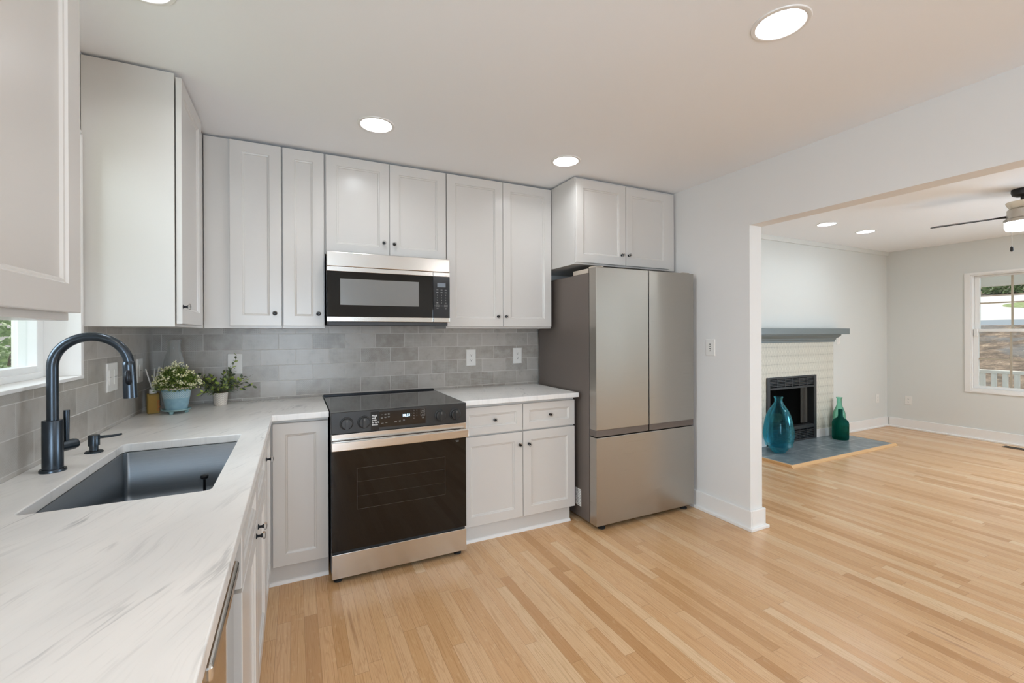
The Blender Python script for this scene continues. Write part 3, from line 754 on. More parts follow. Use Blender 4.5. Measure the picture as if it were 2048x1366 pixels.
for k in range(2600):
    p = dome(); p = p*(.72+.28*random.random()) if p.length > .8 else p
    q = Vector((p.x*.098, p.y*.098, .150+p.z*.112*(1-.15*abs(p.x)))); d = (p+Vector((random.uniform(-.7, .7), random.uniform(-.7, .7), random.uniform(-.2, .9))))
    fo.leaf(q, d, Vector((random.uniform(-1, 1), random.uniform(-1, 1), 1)), random.uniform(.009, .015), random.uniform(.005, .0075))
for k in range(40):
    a = random.uniform(0, 6.28); fo.tube([(0.02*math.cos(a), .02*math.sin(a), .13), (.07*math.cos(a)*random.random(), .07*math.sin(a)*random.random(), .22)], .0011, 5)
for k in range(120):
    p = dome(); p = p.normalized()*random.uniform(.88, 1.02)
    if p.z < -.1: continue
    q = Vector((p.x*.100, p.y*.100, .150+p.z*.114))
    for j in range(10):
        s = q+Vector((random.gauss(0, .005), random.gauss(0, .005), random.gauss(0, .004)))
        fl.leaf(s, p+Vector((random.gauss(0, .8), random.gauss(0, .8), random.gauss(0, .5))), Vector((random.gauss(0, 1), random.gauss(0, 1), 1)), .0085, .0070)
fo.build('foliage', 'leaf_bush', t); fl.build('blossoms', 'flower', t)

t = thing('glass_carafe', 'pale iridescent glass carafe behind the blossoming plant', 'carafe', (.138, -.150, CT))
MB().lathe([(.0, .002), (.056, .002), (.062, .010), (.062, .10), (.058, .200), (.046, .275), (.0315, .330), (.0300, .366), (.0345, .371), (.0345, .389), (.031, .391), (.0275, .388), (.0265, .330), (.041, .273), (.053, .198), (.057, .10), (.056, .014), (.0, .010)], n=48).build('body', 'glass_clear', t, smooth=50)

t = thing('potted_plant', 'leafy dusty green plant in a small cream chevron pot', 'potted plant', (.359, -.148, CT))
MB().lathe([(.030, .0), (.033, .003), (.0395, .074), (.038, .076), (.035, .070), (.0, .068)], n=40).build('pot', 'chevron', t, smooth=35)
MB().lathe([(.0345, .069), (.0, .073)], n=24).build('soil', 'soil', t, smooth=40)
fo = MB(); st = MB()
random.seed(11)
stems = []
for k in range(34):
    a = random.uniform(0, 2*math.pi); el = random.uniform(.15, 1.0); L = random.uniform(.08, .135)
    d = Vector((math.cos(a)*(1.25-el*.8), math.sin(a)*(.75-el*.45), .25+el*.85)).normalized(); stems.append((d, L))
stems += [(Vector((.36, .0, .93)).normalized(), .215), (Vector((.80, -.1, .52)).normalized(), .175), (Vector((-.80, -.1, .32)).normalized(), .125), (Vector((.93, .1, .22)).normalized(), .155), (Vector((-.55, -.5, .1)).normalized(), .10)]
for d, L in stems:
    p0 = Vector((d.x*.015, d.y*.015, .068)); pts = []
    for j in range(7):
        u = j/6; pts.append(p0+d*L*u+Vector((0, 0, -.055*L*8*u*u*.35*(1-d.z)))+Vector((0, 0, .02*u)))
    for p in pts: p.y = min(p.y, .105)
    st.tube(pts, [.0014-.0008*j/6 for j in range(7)], 6)
    for j in range(1, 14):
        u = j/13; i = min(5, int(u*6)); p = pts[i].lerp(pts[i+1], u*6-i)
        dd = (pts[i+1]-pts[i]).normalized()
        side = Vector((random.gauss(0, 1), random.gauss(0, 1), random.gauss(0, .7))).cross(dd).normalized()
        ld = dd*.55+side*.8+Vector((0, 0, .15)); ln = random.uniform(.021, .032)
        if p.y+ld.normalized().y*ln > .125: continue
        fo.leaf(p, ld, Vector((random.gauss(0, .5), random.gauss(0, .5), 1)), ln, random.uniform(.013, .018))
st.build('stems', 'bark', t); fo.build('leaves', 'leaf_euca', t)

# ------------------------------------------------------------------ wall plates
def duplex(b, x, z, y):
    for s in (-1, 1):
        zz = z+s*.0195
        b.mat(0).prism([(x-.0165+.0, zz-.012), (x+.0165, zz-.012), (x+.0165, zz+.012), (x-.0165, zz+.012)], y, y-.0016, 'y')
        b.mat(1).box(x-.0075, x-.0055, y-.0022, y-.001, zz-.001, zz+.007).box(x+.0055, x+.0075, y-.0022, y-.001, zz-.001, zz+.006)
        b.mat(1).lathe([(.0028, .001), (.0028, .0022)], (x, y, zz-.0065), 10, 'y')
def outlet(label, x, z, loc, rz, w=.079, h=.126, group=None, kind='duplex'):
    t = thing('wall_outlet' if kind == 'duplex' else 'light_switch', label, 'outlet' if kind == 'duplex' else 'light switch', loc, rz)
    MB().rings(-w/2, w/2, -h/2, h/2, [(0, 0), (0, -.004), (.0025, -.006), (.004, -.0062)]).build('cover_plate', 'plate', t)
    b = MB()
    if kind == 'duplex': duplex(b, 0, 0, -.0062); b.build('receptacle', ['plate', 'slot'], t)
    elif kind == 'toggle2':
        for s in (-1, 1):
            b.mat(1).box(-.005, .005, -.0066, -.006, s*.016-.011, s*.016+.011)
            b.mat(0).box(-.0035, .0035, -.014, -.0062, s*.016-.006, s*.016+.004)
        b.build('toggle', ['plate', 'slot'], t, .0006)
    elif kind == 'rocker':
        for sx in (-.030, .030) if w > .1 else (0,):
            b.mat(0).box(sx-.0165, sx+.0165, -.0085, -.006, -.033, .033)
            b.mat(1).box(sx-.0165, sx+.0165, -.0087, -.0082, -.0012, .0012)
        b.build('rocker', ['plate', 'grey_print'], t, .0008)
    return t
outlet('white outlet on the back wall tile, partly behind the leafy plant', 0, 0, (.418, -.0092, 1.148), 0)
outlet('white outlet on the back wall tile just right of the range', 0, 0, (1.987, -.0092, 1.144), 0)
outlet('white outlet on the back wall tile nearest the refrigerator', 0, 0, (2.392, -.0092, 1.149), 0)
outlet('wide white switch plate on the left wall tile, nearest the window', 0, 0, (.0092, -.662, 1.143), R(90), .122, .128, kind='rocker')
outlet('narrow white switch plate on left wall tile behind the faucet spray head', 0, 0, (.0092, -.262, 1.142), R(90), .086, .126, kind='rocker')
outlet('white double toggle switch on the kitchen wall beside the opening', 0, 0, (XW-.0002, -.959, 1.222), R(-90), .080, .122, kind='toggle2')
outlet('small white switch on the living room wall below the mantel end', 0, 0, (7.10, YF-.0002, 1.226), 0, .072, .116, kind='rocker')
outlet('white outlet low on the fireplace wall near the room corner', 0, 0, (8.04, YF-.0002, .400), 0, .074, .118)
outlet('white outlet low on the living room window wall', 0, 0, (XF-.0002, -.180, .387), R(-90), .074, .118)

# ------------------------------------------------------------------ range
RX0, RX1, RF = .9255, 1.6830, -.7303
t = thing('range', 'black and stainless slide-in electric range with black glass oven door', 'range')
MB().box(RX0+.004, RX1-.004, -.690, -.03, .03, .905).build('body', 'black_plastic', t)
MB().box(RX0, RX1, -.728, -.036, .9055, .9145).build('cooktop', 'cooktop', t, .002)
MB().box(RX0, RX1, -.036, -.014, .9055, .9235).build('rear_trim', 'black_metal', t, .002)
p = MB().box(RX0, RX1, RF, -.692, .7985, .9130).build('control_panel', 'panel_black', t, .002)
MB().box(1.174, 1.434, RF-.0012, RF+.002, .8155, .9010).build('touch_panel', simple('touch_glass', (.020, .015, .012), .08), p)
b = MB(); add_text(b, '10:33', .020, 1.300, RF-.0014, .8640); b.build('clock_digits', 'blue_led', p)
MB().box(1.128, 1.1725, RF-.0003, RF+.001, .8030, .9040).build('caution_strip', simple('caution_film', (.016, .018, .020), .15), p)
b = MB(); add_text(b, 'Pinch\nand\npush\nto turn\nknobs', .0132, 1.1345, RF-.0006, .8775, space=.92, bold=.00035); b.build('lettering', 'white_print', p)
b = MB(); y = RF-.0014
def bar(b, x, z, w, h=.0016): b.box(x-w/2, x+w/2, y-.0004, y, z-h/2, z+h/2)
for x, z, w in ((1.188, .884, .009), (1.207, .886, .010), (1.207, .882, .008), (1.225, .888, .010), (1.225, .884, .009), (1.188, .869, .011), (1.188, .865, .010), (1.207, .870, .014), (1.207, .866, .009), (1.225, .872, .011), (1.225, .868, .010),
                (1.190, .837, .014), (1.212, .838, .011), (1.263, .841, .013), (1.263, .837, .015), (1.286, .843, .011), (1.286, .839, .010), (1.309, .845, .011), (1.309, .841, .010), (1.420, .852, .013), (1.420, .847, .013)):
    bar(b, x, z, w)
for i, row in enumerate(('123', '456', '789', ' 0 ')):
    for j, c in enumerate(row):
        if c != ' ': add_text(b, c, .0080, 1.350+j*.0165, y, .8905-i*.0145, 'CENTER')
def frame(b, x0, x1, z0, z1, w=.0009):
    b.box(x0, x1, y-.0004, y, z0, z0+w).box(x0, x1, y-.0004, y, z1-w, z1).box(x0, x0+w, y-.0004, y, z0, z1).box(x1-w, x1, y-.0004, y, z0, z1)
frame(b, 1.405, 1.430, .8805, .8985); frame(b, 1.405, 1.430, .8590, .8770)
bar(b, 1.4175, .8905, .013); bar(b, 1.4175, .868, .010)
b.build('key_markings', 'grey_print', p)
for x, a in ((1.003, 0), (1.093, 0), (1.521, 0), (1.613, 0)):
    kz = .852
    k = MB().lathe([(.0345, 0), (.0345, .004), (.0325, .006)], (x, RF-.0002, kz), 36, 'y').lathe([(.0300, .006), (.0285, .022), (.026, .025), (.0, .025)], (x, RF-.0002, kz), 36, 'y')
    k.box(x-.0095, x+.0095, RF-.036, RF-.020, kz-.027, kz+.027)
    ko = k.build('knob', 'knob_black', p, .0015, smooth=35)
    MB().box(x-.0009, x+.0009, RF-.0365, RF-.0358, kz+.012, kz+.026).build('pointer', 'grey_print', ko)
d = MB().box(RX0+.002, RX1-.001, RF, -.692, .1715, .7600).build('oven_door', 'black_glass', t, .002)
MB().box(RX0+.002, RX1-.001, RF-.003, -.692, .7605, .7965).build('door_top_band', 'steel', d, .002)
MB().box(RX0-.001, RX1-.002, -.782, -.752, .7190, .7640).build('handle', 'steel', d, .003)
for x in (RX0+.01, RX1-.035): MB().box(x, x+.025, -.753, RF-.0002, .728, .760).build('handle_bracket', 'steel', d)
y = RF-.0002
b = MB(); frame(b, 1.055, 1.551, .382, .606, .0016); b.box(1.057, 1.549, y-.0004, y, .531, .5320).box(1.057, 1.549, y-.0004, y, .453, .4540)
b.build('window_outline', simple('oven_window_line', (.05, .043, .036), .3), d)
b = MB()
bar(b, 1.625, .693, .020, .0018); bar(b, 1.627, .687, .017, .0018)
b.build('door_marking', 'grey_print', d)
MB().box(RX0+.003, RX1-.001, RF, -.692, .0275, .1570).build('drawer', 'steel', t, .002)
MB().box(RX0+.006, RX1-.006, -.715, -.693, .157, .1712).build('drawer_gap', 'rubber', t)
for x in (RX0+.035, RX1-.045):
    for yy in (-.69, -.1):
        MB().lathe([(.022, 0), (.022, .010), (.014, .014), (.014, .0302)], (x, yy, 0), 16).build('foot', 'rubber', t, smooth=40)

# ------------------------------------------------------------------ microwave
MX0, MX1, MF = .9262, 1.6838, -.4212
t = thing('microwave', 'stainless and black over-the-range microwave above the cooktop', 'microwave')
MB().box(MX0+.004, MX1-.004, -.385, -.012, 1.388, 1.8240).build('body', 'black_plastic', t, .002)
MB().box(MX0+.012, MX1-.012, -.405, -.05, 1.3860, 1.4050).build('underside', simple('microwave_underside', (.06, .06, .062), .5, .4), t)
b = MB().box(MX0, MX1, MF, -.386, 1.7375, 1.8240); b.build('vent_panel', 'steel', t, .003)
d = MB().box(MX0, 1.5690, MF, -.386, 1.4365, 1.7080).build('door', 'black_glass', t, .0015)
for z0_, z1_ in ((1.7085, 1.7355), (1.4075, 1.4360)): MB().box(MX0, 1.5690, MF-.001, -.386, z0_, z1_).build('trim_band', 'steel', d, .0015)
MB().rings(1.000, 1.4755, 1.5075, 1.6650, [(0, MF+.001), (0, MF-.0012), (.001, MF-.0015), (.003, MF-.0015)]).build('window', 'micro_win', d)
p = MB().box(1.5710, MX1, MF, -.386, 1.4365, 1.7080).build('control_panel', simple('microwave_panel', (.014, .015, .018), .12), t, .0015)
for z0_, z1_ in ((1.7085, 1.7355), (1.4075, 1.4360)): MB().box(1.5710, MX1, MF-.001, -.386, z0_, z1_).build('trim_band', 'steel', p, .0015)
MB().box(1.5985, 1.6545, MF-.0012, MF+.001, 1.6385, 1.6650).build('display', 'screen_off', p)
b = MB(); y = MF-.0004
for i, z in enumerate((1.620, 1.603)):
    for x in (1.5985, 1.6270, 1.6555): bar(b, x, z, .013, .0022 if i == 0 else .0045)
for i, row in enumerate(('123', '456', '789', ' 0 ')):
    for j, c in enumerate(row):
        if c != ' ': add_text(b, c, .0105, 1.5985+j*.0285, y, 1.5810-i*.0165, 'CENTER')
bar(b, 1.5985, 1.5345, .012, .0045); bar(b, 1.6555, 1.5345, .010, .002)
frame(b, 1.588, 1.610, 1.5095, 1.5215, .0010); frame(b, 1.6445, 1.6675, 1.5095, 1.5215, .0010)
for x, z, w in ((1.599, 1.5155, .013), (1.627, 1.5155, .018), (1.656, 1.5155, .012), (1.599, 1.499, .013), (1.656, 1.497, .010), (1.582, 1.515, .006)): bar(b, x, z, w, .0022)
b.build('key_markings', 'grey_print', p)

# ------------------------------------------------------------------ refrigerator
QX0, QX1, QF, QB, QS = 2.5632, 3.4704, -.8417, -.765, 3.0267
t = thing('refrigerator', 'brushed bronze-grey french door refrigerator with bottom freezer drawer', 'refrigerator')
MB().box(QX0+.006, QX1-.006, -.752, -.06, .028, 1.7450).build('body', 'fridge_side', t, .004)
for x0, x1 in ((QX0, QS-.0035), (QS+.0035, QX1)):
    d = MB().box(x0, x1, QF, QB, .6760, 1.7770).build('door', ['steel_fridge'], t, .004, seg=3)
    MB().box(x0+.004, x1-.002, QF+.006, QB, .6330, .6755).build('grip', 'fridge_side', d)
d = MB().box(QX0, QX1, QF, QB, .0330, .6270).build('freezer_drawer', 'steel_fridge', t, .004, seg=3)
MB().box(QX0+.01, QX1-.01, QB, -.7525, .05, 1.74).build('gasket', 'rubber', t)
for x0 in (QX0+.008, QX1-.09):
    MB().box(x0, x0+.082, -.740, -.560, 1.7455, 1.7770).box(x0+.004, x0+.078, -.815, -.742, 1.7775, 1.7860).build('hinge_cover', 'hinge', t, .003)
for x in (QX0+.07, QX1-.07):
    for yy in (-.80, -.12):
        MB().lathe([(.026, 0), (.027, .008), (.018, .014), (.018, .034)], (x, yy, 0), 18).build('foot', 'rubber', t, smooth=40)
s = MB().box(QX0+.0052, QX0+.0058, -.654, -.586, .1050, .2250).build('energy_label', 'sticker', t)
b = MB()
random.seed(2)
for j in range(10):
    z = .112+j*.0112; yy = -.650
    while yy < -.60:
        l = random.uniform(.006, .018); b.box(QX0+.0048, QX0+.0051, yy, min(yy+l, -.590), z, z+.0045); yy += l+.004
b.build('print_lines', 'grey_print', s)

# ------------------------------------------------------------------ recessed lights
LBL = ['round recessed ceiling light over the range side of the kitchen', 'round recessed ceiling light in front of the refrigerator cabinet',
       'recessed ceiling light over the open floor, in front of the opening to the living room', 'recessed ceiling light above the sink, cut by the top edge of the photo',
       'recessed living room ceiling light nearest the kitchen opening', 'recessed living room ceiling light deeper towards the far corner']
for i, ((x, y_), lb) in enumerate(zip(LIGHTS+LIV, LBL)):
    t = thing('ceiling_light', lb, 'ceiling light', (x, y_, CE), 0, 'recessed kitchen lights' if i < 4 else 'recessed living room lights')
    MB().lathe([(.0785, -.003), (.082, -.006), (.095, -.004), (.097, -.0003), (.0785, -.0003)], n=56, close=True).build('trim_ring', 'trim', t, smooth=50)
    MB().lathe([(.0780, -.002), (.066, .030), (.066, .036), (.0790, .036), (.0790, -.0002)], n=56, close=True).build('baffle', simple('white_baffle', (.9, .9, .9), .4), t, smooth=50)
    MB().lathe([(.0655, .034), (.0655, .030), (.05, .0275), (.0, .0265)], n=48).build('lens', 'lens' if i < 4 else 'lens_living', t, smooth=60)
lamp('added_warm_fill', 'AREA', (.75, -3.0, CE-.012), (0, 0, 0), 3.0, (1, .84, .68), shape='DISK', size=.16)  # unseen lamp added to warm the near counter and floor
# unseen lamps added at ceiling height to fill the rear and living room
for x, y_, e in ((2.95, -4.7, 9), (7.3, -2.7, 16), (6.6, -4.6, 8)):
    lamp('added_ceiling_fill', 'AREA', (x, y_, CE-.012), (0, 0, 0), e, (.92, .96, 1), shape='DISK', size=.16)

# ------------------------------------------------------------------ fireplace
t = thing('fireplace', 'fireplace with cream patterned tile surround and black metal insert', 'fireplace')
SY = .030
b = MB().box(5.225, FX0, SY, YF-.0005, .125, 1.204).box(FX1, 6.925, SY, YF-.0005, .125, 1.204).box(FX0, FX1, SY, YF-.0005, FZ1, 1.204)
b.build('surround', 'fire_tile', t)
for x0, x1 in ((5.225, FX0), (FX1, 6.925)): MB().box(x0, x1, SY-.004, YF-.0005, .024, .1245).build('plinth', 'trim', t, .002)
fi = MB()
fi.box(FX0, FX0+.055, SY-.012, YF+.02, .024, FZ1).box(FX1-.055, FX1, SY-.012, YF+.02, .024, FZ1)
fi.box(FX0+.055, FX1-.055, SY-.012, YF+.02, FZ1-.022, FZ1).box(FX0+.055, FX1-.055, SY-.012, YF+.02, .66, .685).box(FX0+.055, FX1-.055, SY-.012, YF+.02, .165, .205).box(FX0+.055, FX1-.055, SY-.012, YF+.02, .024, .045)
fi.box(FX0+.055, FX1-.055, YF+.005, YF+.02, .685, FZ1-.022).box(FX0+.055, FX1-.055, YF+.005, YF+.02, .045, .165)
fr = fi.build('insert_frame', 'firebox', t, .002)
for zs, za, zb in (((.697, .714, .731, .748, .765), .685, .783), ((.055, .075, .095, .115, .135), .045, .165)):
    b = MB()
    for z in zs: b.box(FX0+.055, FX1-.055, SY-.006, SY+.022, z, z+.010)
    for k in range(1, 6): xx = FX0+.055+(FX1-FX0-.11)*k/6; b.box(xx-.006, xx+.006, SY-.008, SY+.022, za, zb)
    b.build('louver_grille', 'firebox', fr)
b = MB().box(FX0+.02, FX0+.05, YF+.021, .50, .15, .72).box(FX1-.05, FX1-.02, YF+.021, .50, .15, .72).box(FX0+.02, FX1-.02, .50, .53, .15, .72).box(FX0+.02, FX1-.02, YF+.021, .53, .72, .75).box(FX0+.02, FX1-.02, YF+.021, .53, .14, .165)
b.build('firebox', 'firebox_in', t)
b = MB()
for k in range(26):
    xx = FX1-.17+k*.0042; b.tube([(xx, .10+.012*math.sin(k*1.6), .21), (xx, .10+.012*math.sin(k*1.6), .655)], .0026, 5)
b.build('mesh_curtain', simple('fireplace_mesh', (.11, .10, .085), .45, .7), t)
b = MB()
for z in (.21,): b.box(5.8, 6.35, .24, .25, .19, .20).box(5.8, 6.35, .36, .37, .19, .20)
b.box(5.85, 5.86, .20, .42, .165, .24).box(6.28, 6.29, .20, .42, .165, .24); b.build('log_grate', 'firebox', t)
for lb, p0, p1, r in (('split firewood log lying at the left of the fireplace grate', (5.72, .33, .262), (6.22, .28, .262), .055), ('round firewood log leaning on top in the fireplace', (5.70, .25, .375), (6.05, .40, .362), .05)):
    o = MB().tube([p0, [(a+c)/2+.004 for a, c in zip(p0, p1)], p1], [r, r*1.05, r*.95], 14).build('firewood_log', 'log', smooth=50); tag(o, lb, 'log', 'fireplace logs')
t = thing('mantel_shelf', 'long grey painted mantel shelf above the patterned tile', 'mantel')
MB().box(5.085, 7.064, -.09, YF-.0005, 1.302, 1.3735).build('shelf', 'mantel', t, .004)
mo = MB()
prof = [(SY-.004, 1.2045), (SY-.012, 1.2045), (SY-.012, 1.228), (SY-.020, 1.236), (SY-.022, 1.252), (SY-.040, 1.262), (SY-.060, 1.285), (SY-.062, 1.3015), (SY-.004, 1.3015)]
# mitred return: profile swept along the front, ends widened with projection
n = len(prof); v = []
for x, sg in ((5.225, -1), (6.93, 1)):
    v += [(x+sg*(SY-.004-p[0])*1.0, p[0], p[1]) for p in prof]
f = [(i, (i+1) % n, n+(i+1) % n, n+i) for i in range(n)]
mo.add(v, f)
for x, sg, o_ in ((5.225, -1, 0), (6.93, 1, n)):
    w = [(x+sg*(SY-.004-p[0]), YF-.0005, p[1]) for p in prof]
    base = len(mo.v); mo.add(w, [])
    mo.f += [(o_+i, o_+(i+1) % n, base+(i+1) % n, base+i) for i in range(n)]; mo.mi += [0]*n
mo.build('crown_moulding', 'mantel', t, smooth=25)
t = thing('hearth', 'grey slate tile hearth with oak edging on the living room floor', 'hearth')
MB().box(5.150, 7.050, -.545, YF-.02, .0, .0225).build('slab', 'slate', t)
MB().prism([(-.560, 0), (-.5455, 0), (-.5455, .0245), (-.552, .0245), (-.572, .004), (-.572, 0)], 5.115, 7.085, 'x').build('front_edging', 'oak', t)
for x0, x1 in ((5.120, 5.1495), (7.0505, 7.075)): MB().box(x0, x1, -.545, YF-.04, 0, .0235).build('side_edging', 'oak', t)

# glass vases on the hearth
def vase(label, name, loc, prof, mat, wall=.006, foot=.012):
    ins = [(max(r-wall, 0), h) for r, h in prof if r > wall][::-1]; ins = [(r, h) for r, h in ins if h > foot]; ins.append((ins[-1][0]*.96, foot))
    o = MB().lathe([(0, prof[0][1])]+prof+ins+[(0, ins[-1][1])], (0, 0, 0), 56).build(name, mat, smooth=60); o.location = loc
    return tag(o, label, 'vase', 'glass vases on the hearth')
HZ = .0228
vase('large teardrop blue glass vase at the front of the slate hearth', 'glass_vase', (5.492, -.184, HZ),
     [(.052, .0), (.062, .005), (.100, .055), (.142, .125), (.152, .190), (.150, .235), (.136, .335), (.118, .405), (.094, .458), (.062, .508), (.044, .538), (.038, .562), (.038, .584), (.046, .596), (.046, .605)], 'glass_blue', .005, .075)

vase('tall slender pale green glass bottle by the fireplace wall', 'glass_bottle', (6.900, -.050, HZ),
     [(.058, .0), (.066, .006), (.068, .03), (.068, .255), (.063, .295), (.048, .340), (.034, .375), (.028, .400), (.027, .470), (.034, .476), (.034, .488)], 'glass_teal', .005)
vase('squat dark teal glass bottle in front of the tall green one', 'glass_bottle', (6.732, -.150, HZ),
     [(.074, .0), (.084, .007), (.086, .03), (.087, .190), (.082, .218), (.062, .245), (.036, .262), (.027, .280), (.025, .300), (.0245, .358), (.0245, .364)], 'glass_dark', .005)

# floor register
t = thing('floor_register', 'brown metal floor vent at the foot of the window wall', 'floor vent', (8.115, -1.30, 0))
b = MB().box(-.055, .055, -.16, -.150, 0, .004).box(-.055, .055, .150, .16, 0, .004).box(-.055, -.045, -.15, .15, 0, .004).box(.045, .055, -.15, .15, 0, .004); b.build('frame', 'vent', t)
b = MB()
for k in range(18): yy = -.146+k*.0165; b.box(-.045, .045, yy, yy+.007, .0005, .0035)
b.build('grille', 'vent', t)
MB().box(-.045, .045, -.15, .15, .0001, .0006).build('duct_shadow', 'slot', t)

# ------------------------------------------------------------------ ceiling fan
fc = (5.905, -1.885)
t = thing('ceiling_fan', 'dark ceiling fan with lit lamp at the right edge of the living room', 'ceiling fan', (fc[0], fc[1], CE))
MB().lathe([(.0, -.0002), (.062, -.0005), (.064, -.020), (.058, -.045), (.035, -.058), (.0, -.058)], n=40).build('canopy', 'fan_metal', t, smooth=40)
MB().lathe([(.011, -.056), (.011, -.105)], n=20).build('downrod', 'fan_metal', t, smooth=40)
MB().lathe([(.0, -.098), (.09, -.099), (.092, -.104), (.088, -.118), (.070, -.150), (.0, -.152)], n=44).build('uplight_bowl', 'bowl', t, smooth=40)
MB().lathe([(.075, -.152), (.085, -.160), (.088, -.225), (.104, -.235), (.106, -.258), (.0, -.259)], n=44).build('motor_housing', 'fan_nickel', t, smooth=35)
MB().lathe([(.098, -.2592), (.098, -.300), (.090, -.318), (.05, -.325), (.0, -.326)], n=44).build('lamp_shade', 'fan_light', t, smooth=50)
for k in range(3):
    a = R(101.5+120*k); d = Vector((math.cos(a), math.sin(a), 0)); s_ = Vector((-d.y, d.x, 0))
    pitch = R(-13.5); w_ = s_*math.cos(pitch)+Vector((0, 0, 1))*math.sin(pitch); nn = d.cross(w_)
    ctr0 = Vector((0, 0, -.205)); pts2 = []
    outl = [(.16, .045), (.20, .055), (.45, .066), (.515, .058), (.53, .035)]
    poly = [(r, w) for r, w in outl]+[(r, -w) for r, w in outl[::-1]]
    b = MB(); m_ = len(poly); vs = [ctr0+d*r+w_*w+nn*h for h in (-.003, .003) for r, w in poly]
    b.add(vs, [tuple(range(m_))[::-1], tuple(range(m_, 2*m_))]+[(i, (i+1) % m_, m_+(i+1) % m_, m_+i) for i in range(m_)])
    bl = b.build('blade', 'fan_metal', t)
    MB().tube([ctr0+d*.085, ctr0+d*.13, ctr0+d*.19], [.010, .007, .006], 8).build('blade_iron', 'fan_metal', bl)
pc = Vector((-.078, .038, 0))
MB().tube([pc+Vector((0, 0, -.25)), pc+Vector((0, 0, -.455))], .0014, 6).build('pull_chain', 'fan_nickel', t)
MB().lathe([(.004, -.452), (.009, -.458), (.010, -.485), (.006, -.492)], (pc.x, pc.y, 0), 12).build('chain_pull', 'fan_metal', t, smooth=40)

# ------------------------------------------------------------------ outdoors (right): porch, hillside, drive
struct(MB().box(XF+.16, 10.62, -7, 4, -.35, -.15).build('porch_floor', 'drive'), 'concrete porch floor outside the living room window')
struct(MB().box(10.38, 10.58, -7, 4, 2.03, 2.40).box(XF+.16, 10.62, -7, 4, 2.40, 2.46).build('porch_ceiling', 'porch_white'), 'white porch beam and soffit')
t = thing('porch_railing', 'white porch railing seen through the living room window', 'railing')
MB().box(10.36, 10.46, -6, 3, .685, .735).build('top_rail', 'porch_white', t, .006)
MB().box(10.385, 10.435, -6, 3, -.07, -.02).build('bottom_rail', 'porch_white', t)
for k in range(24):
    yy = .48-.1225*k
    MB().box(10.39, 10.43, yy-.0275, yy+.0275, -.02, .685).build('baluster', 'porch_white', t)
for yy in (2.8, -5.8): MB().box(10.36, 10.46, yy-.05, yy+.05, -.15, 2.03).build('post', 'porch_white', t)
def strip(name, pr, mat, y0, y1, lbl, wob=0, ny=24, seed=1):
    random.seed(seed); b = MB(); v = []; f = []; m_ = len(pr)
    for j in range(ny+1):
        yy = y0+(y1-y0)*j/ny
        for (x, z) in pr: v.append((x+random.gauss(0, wob), yy, z+random.gauss(0, wob*.5)))
    for j in range(ny):
        for i in range(m_-1): f.append((j*m_+i, j*m_+i+1, (j+1)*m_+i+1, (j+1)*m_+i))
    o = b.add(v, f).build(name, mat, smooth=60); return struct(o, lbl)
hill = [(10.63, -.55), (12, -.35), (15, .12), (18, .66), (21, 1.22), (23, 1.60), (30, 2.88), (33, 3.20), (40, 4.2), (50, 7.0)]
strip('hillside', hill, 'dappled_litter', -18, 26, 'leaf covered slope outside', .0, 30)
strip('driveway', [(23.3, 1.72), (26, 2.215), (28, 2.58), (30, 2.945)], 'drive', -18, 26, 'pale driveway crossing the slope', 0, 6)
strip('driveway_edge', [(22.2, 1.40), (23.3, 1.73)], 'drive_edge', -18, 26, 'bluestone edge of the driveway', 0, 6)
b = MB(); n = 28
v = [(27+.95*math.cos(2*math.pi*k/n), 2.9+1.4*math.sin(2*math.pi*k/n)) for k in range(n)]
v = [(x, y_, 2.41+(x-27)*.1825) for x, y_ in v]
v2 = [(x, y_, z-.35) for x, y_, z in v]
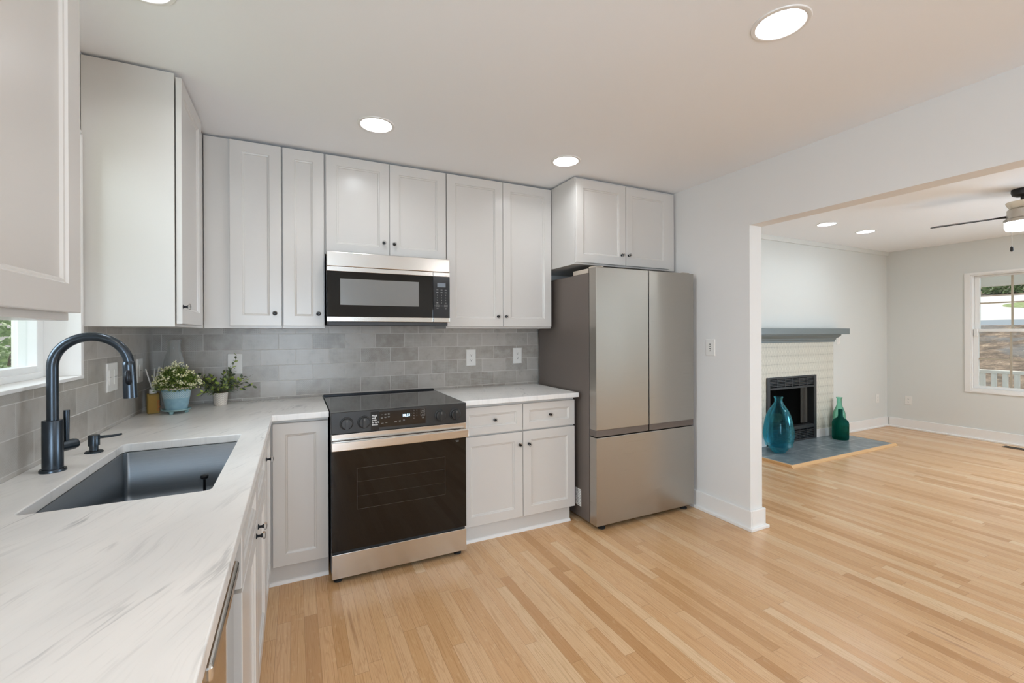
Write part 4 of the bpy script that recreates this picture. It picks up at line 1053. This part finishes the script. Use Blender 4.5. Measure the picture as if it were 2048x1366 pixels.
b.add(v+v2, [tuple(range(n))]+[(k, (k+1) % n, n+(k+1) % n, n+k) for k in range(n)])
o = b.build('lawn_island', 'grass'); struct(o, 'grass island in the driveway')
def shrub(name, label, c, rx, ry, rz, n, ls, mat, seed, group=None):
    random.seed(seed); t = thing(name, label, 'shrub', c, 0, group); b = MB()
    for k in range(n):
        while True:
            p = Vector((random.uniform(-1, 1), random.uniform(-1, 1), random.uniform(-.6, 1)))
            if .45 < p.length < 1: break
        p *= .85+.25*math.sin(p.x*7+p.y*5)*.5
        q = Vector((p.x*rx, p.y*ry, rz*.75+p.z*rz)); d = p+Vector((random.gauss(0, .7), random.gauss(0, .7), random.gauss(.1, .5)))
        b.leaf(q, d, Vector((random.gauss(0, .7), random.gauss(0, .7), 1)), ls*random.uniform(.7, 1.3), ls*.6)
    b.build('foliage', mat, t)
    b = MB()
    for k in range(5):
        a = k*1.256; b.tube([(.06*math.cos(a), .06*math.sin(a), -.3), (rx*.4*math.cos(a), ry*.4*math.sin(a), rz*.9)], [.05, .02], 6)
    b.build('stem', 'bark', t)
for i, (x, y_, z, lb) in enumerate(((33.2, 8.6, 3.1, 'green shrub above the driveway, at the left edge of the living room window'), (33.6, 6.2, 3.15, 'green shrub above the driveway behind the first grille bar'),
                                    (33.4, 3.8, 3.1, 'green shrub above the driveway, farthest right in the window'))):
    shrub('garden_shrub', lb, (x, y_, z), .9, 1.0, .62, 800, .20, 'leaf_out', 20+i, 'shrubs beyond the driveway')
# outdoors (left): garden and white post beyond the sink window
struct(MB().box(-14, -.19, -8, 16, -.75, -.60).build('lawn', 'grass'), 'lawn outside the sink window')
o = MB().box(-.912, -.815, .78, .88, -.6, 3.2).build('porch_post', 'porch_white', bevel=.004); tag(o, 'white post outside the sink window', 'post')
shrub('garden_shrub', 'pale green shrub filling the glass of the sink window', (-2.9, 4.9, -.3), 1.3, 1.0, 1.7, 4200, .085, 'leaf_out', 41)
shrub('garden_shrub', 'deep green shrub farther out beyond the sink window', (-4.9, 8.4, -.3), 1.8, 2.2, 2.4, 1500, .22, 'leaf_out', 42)
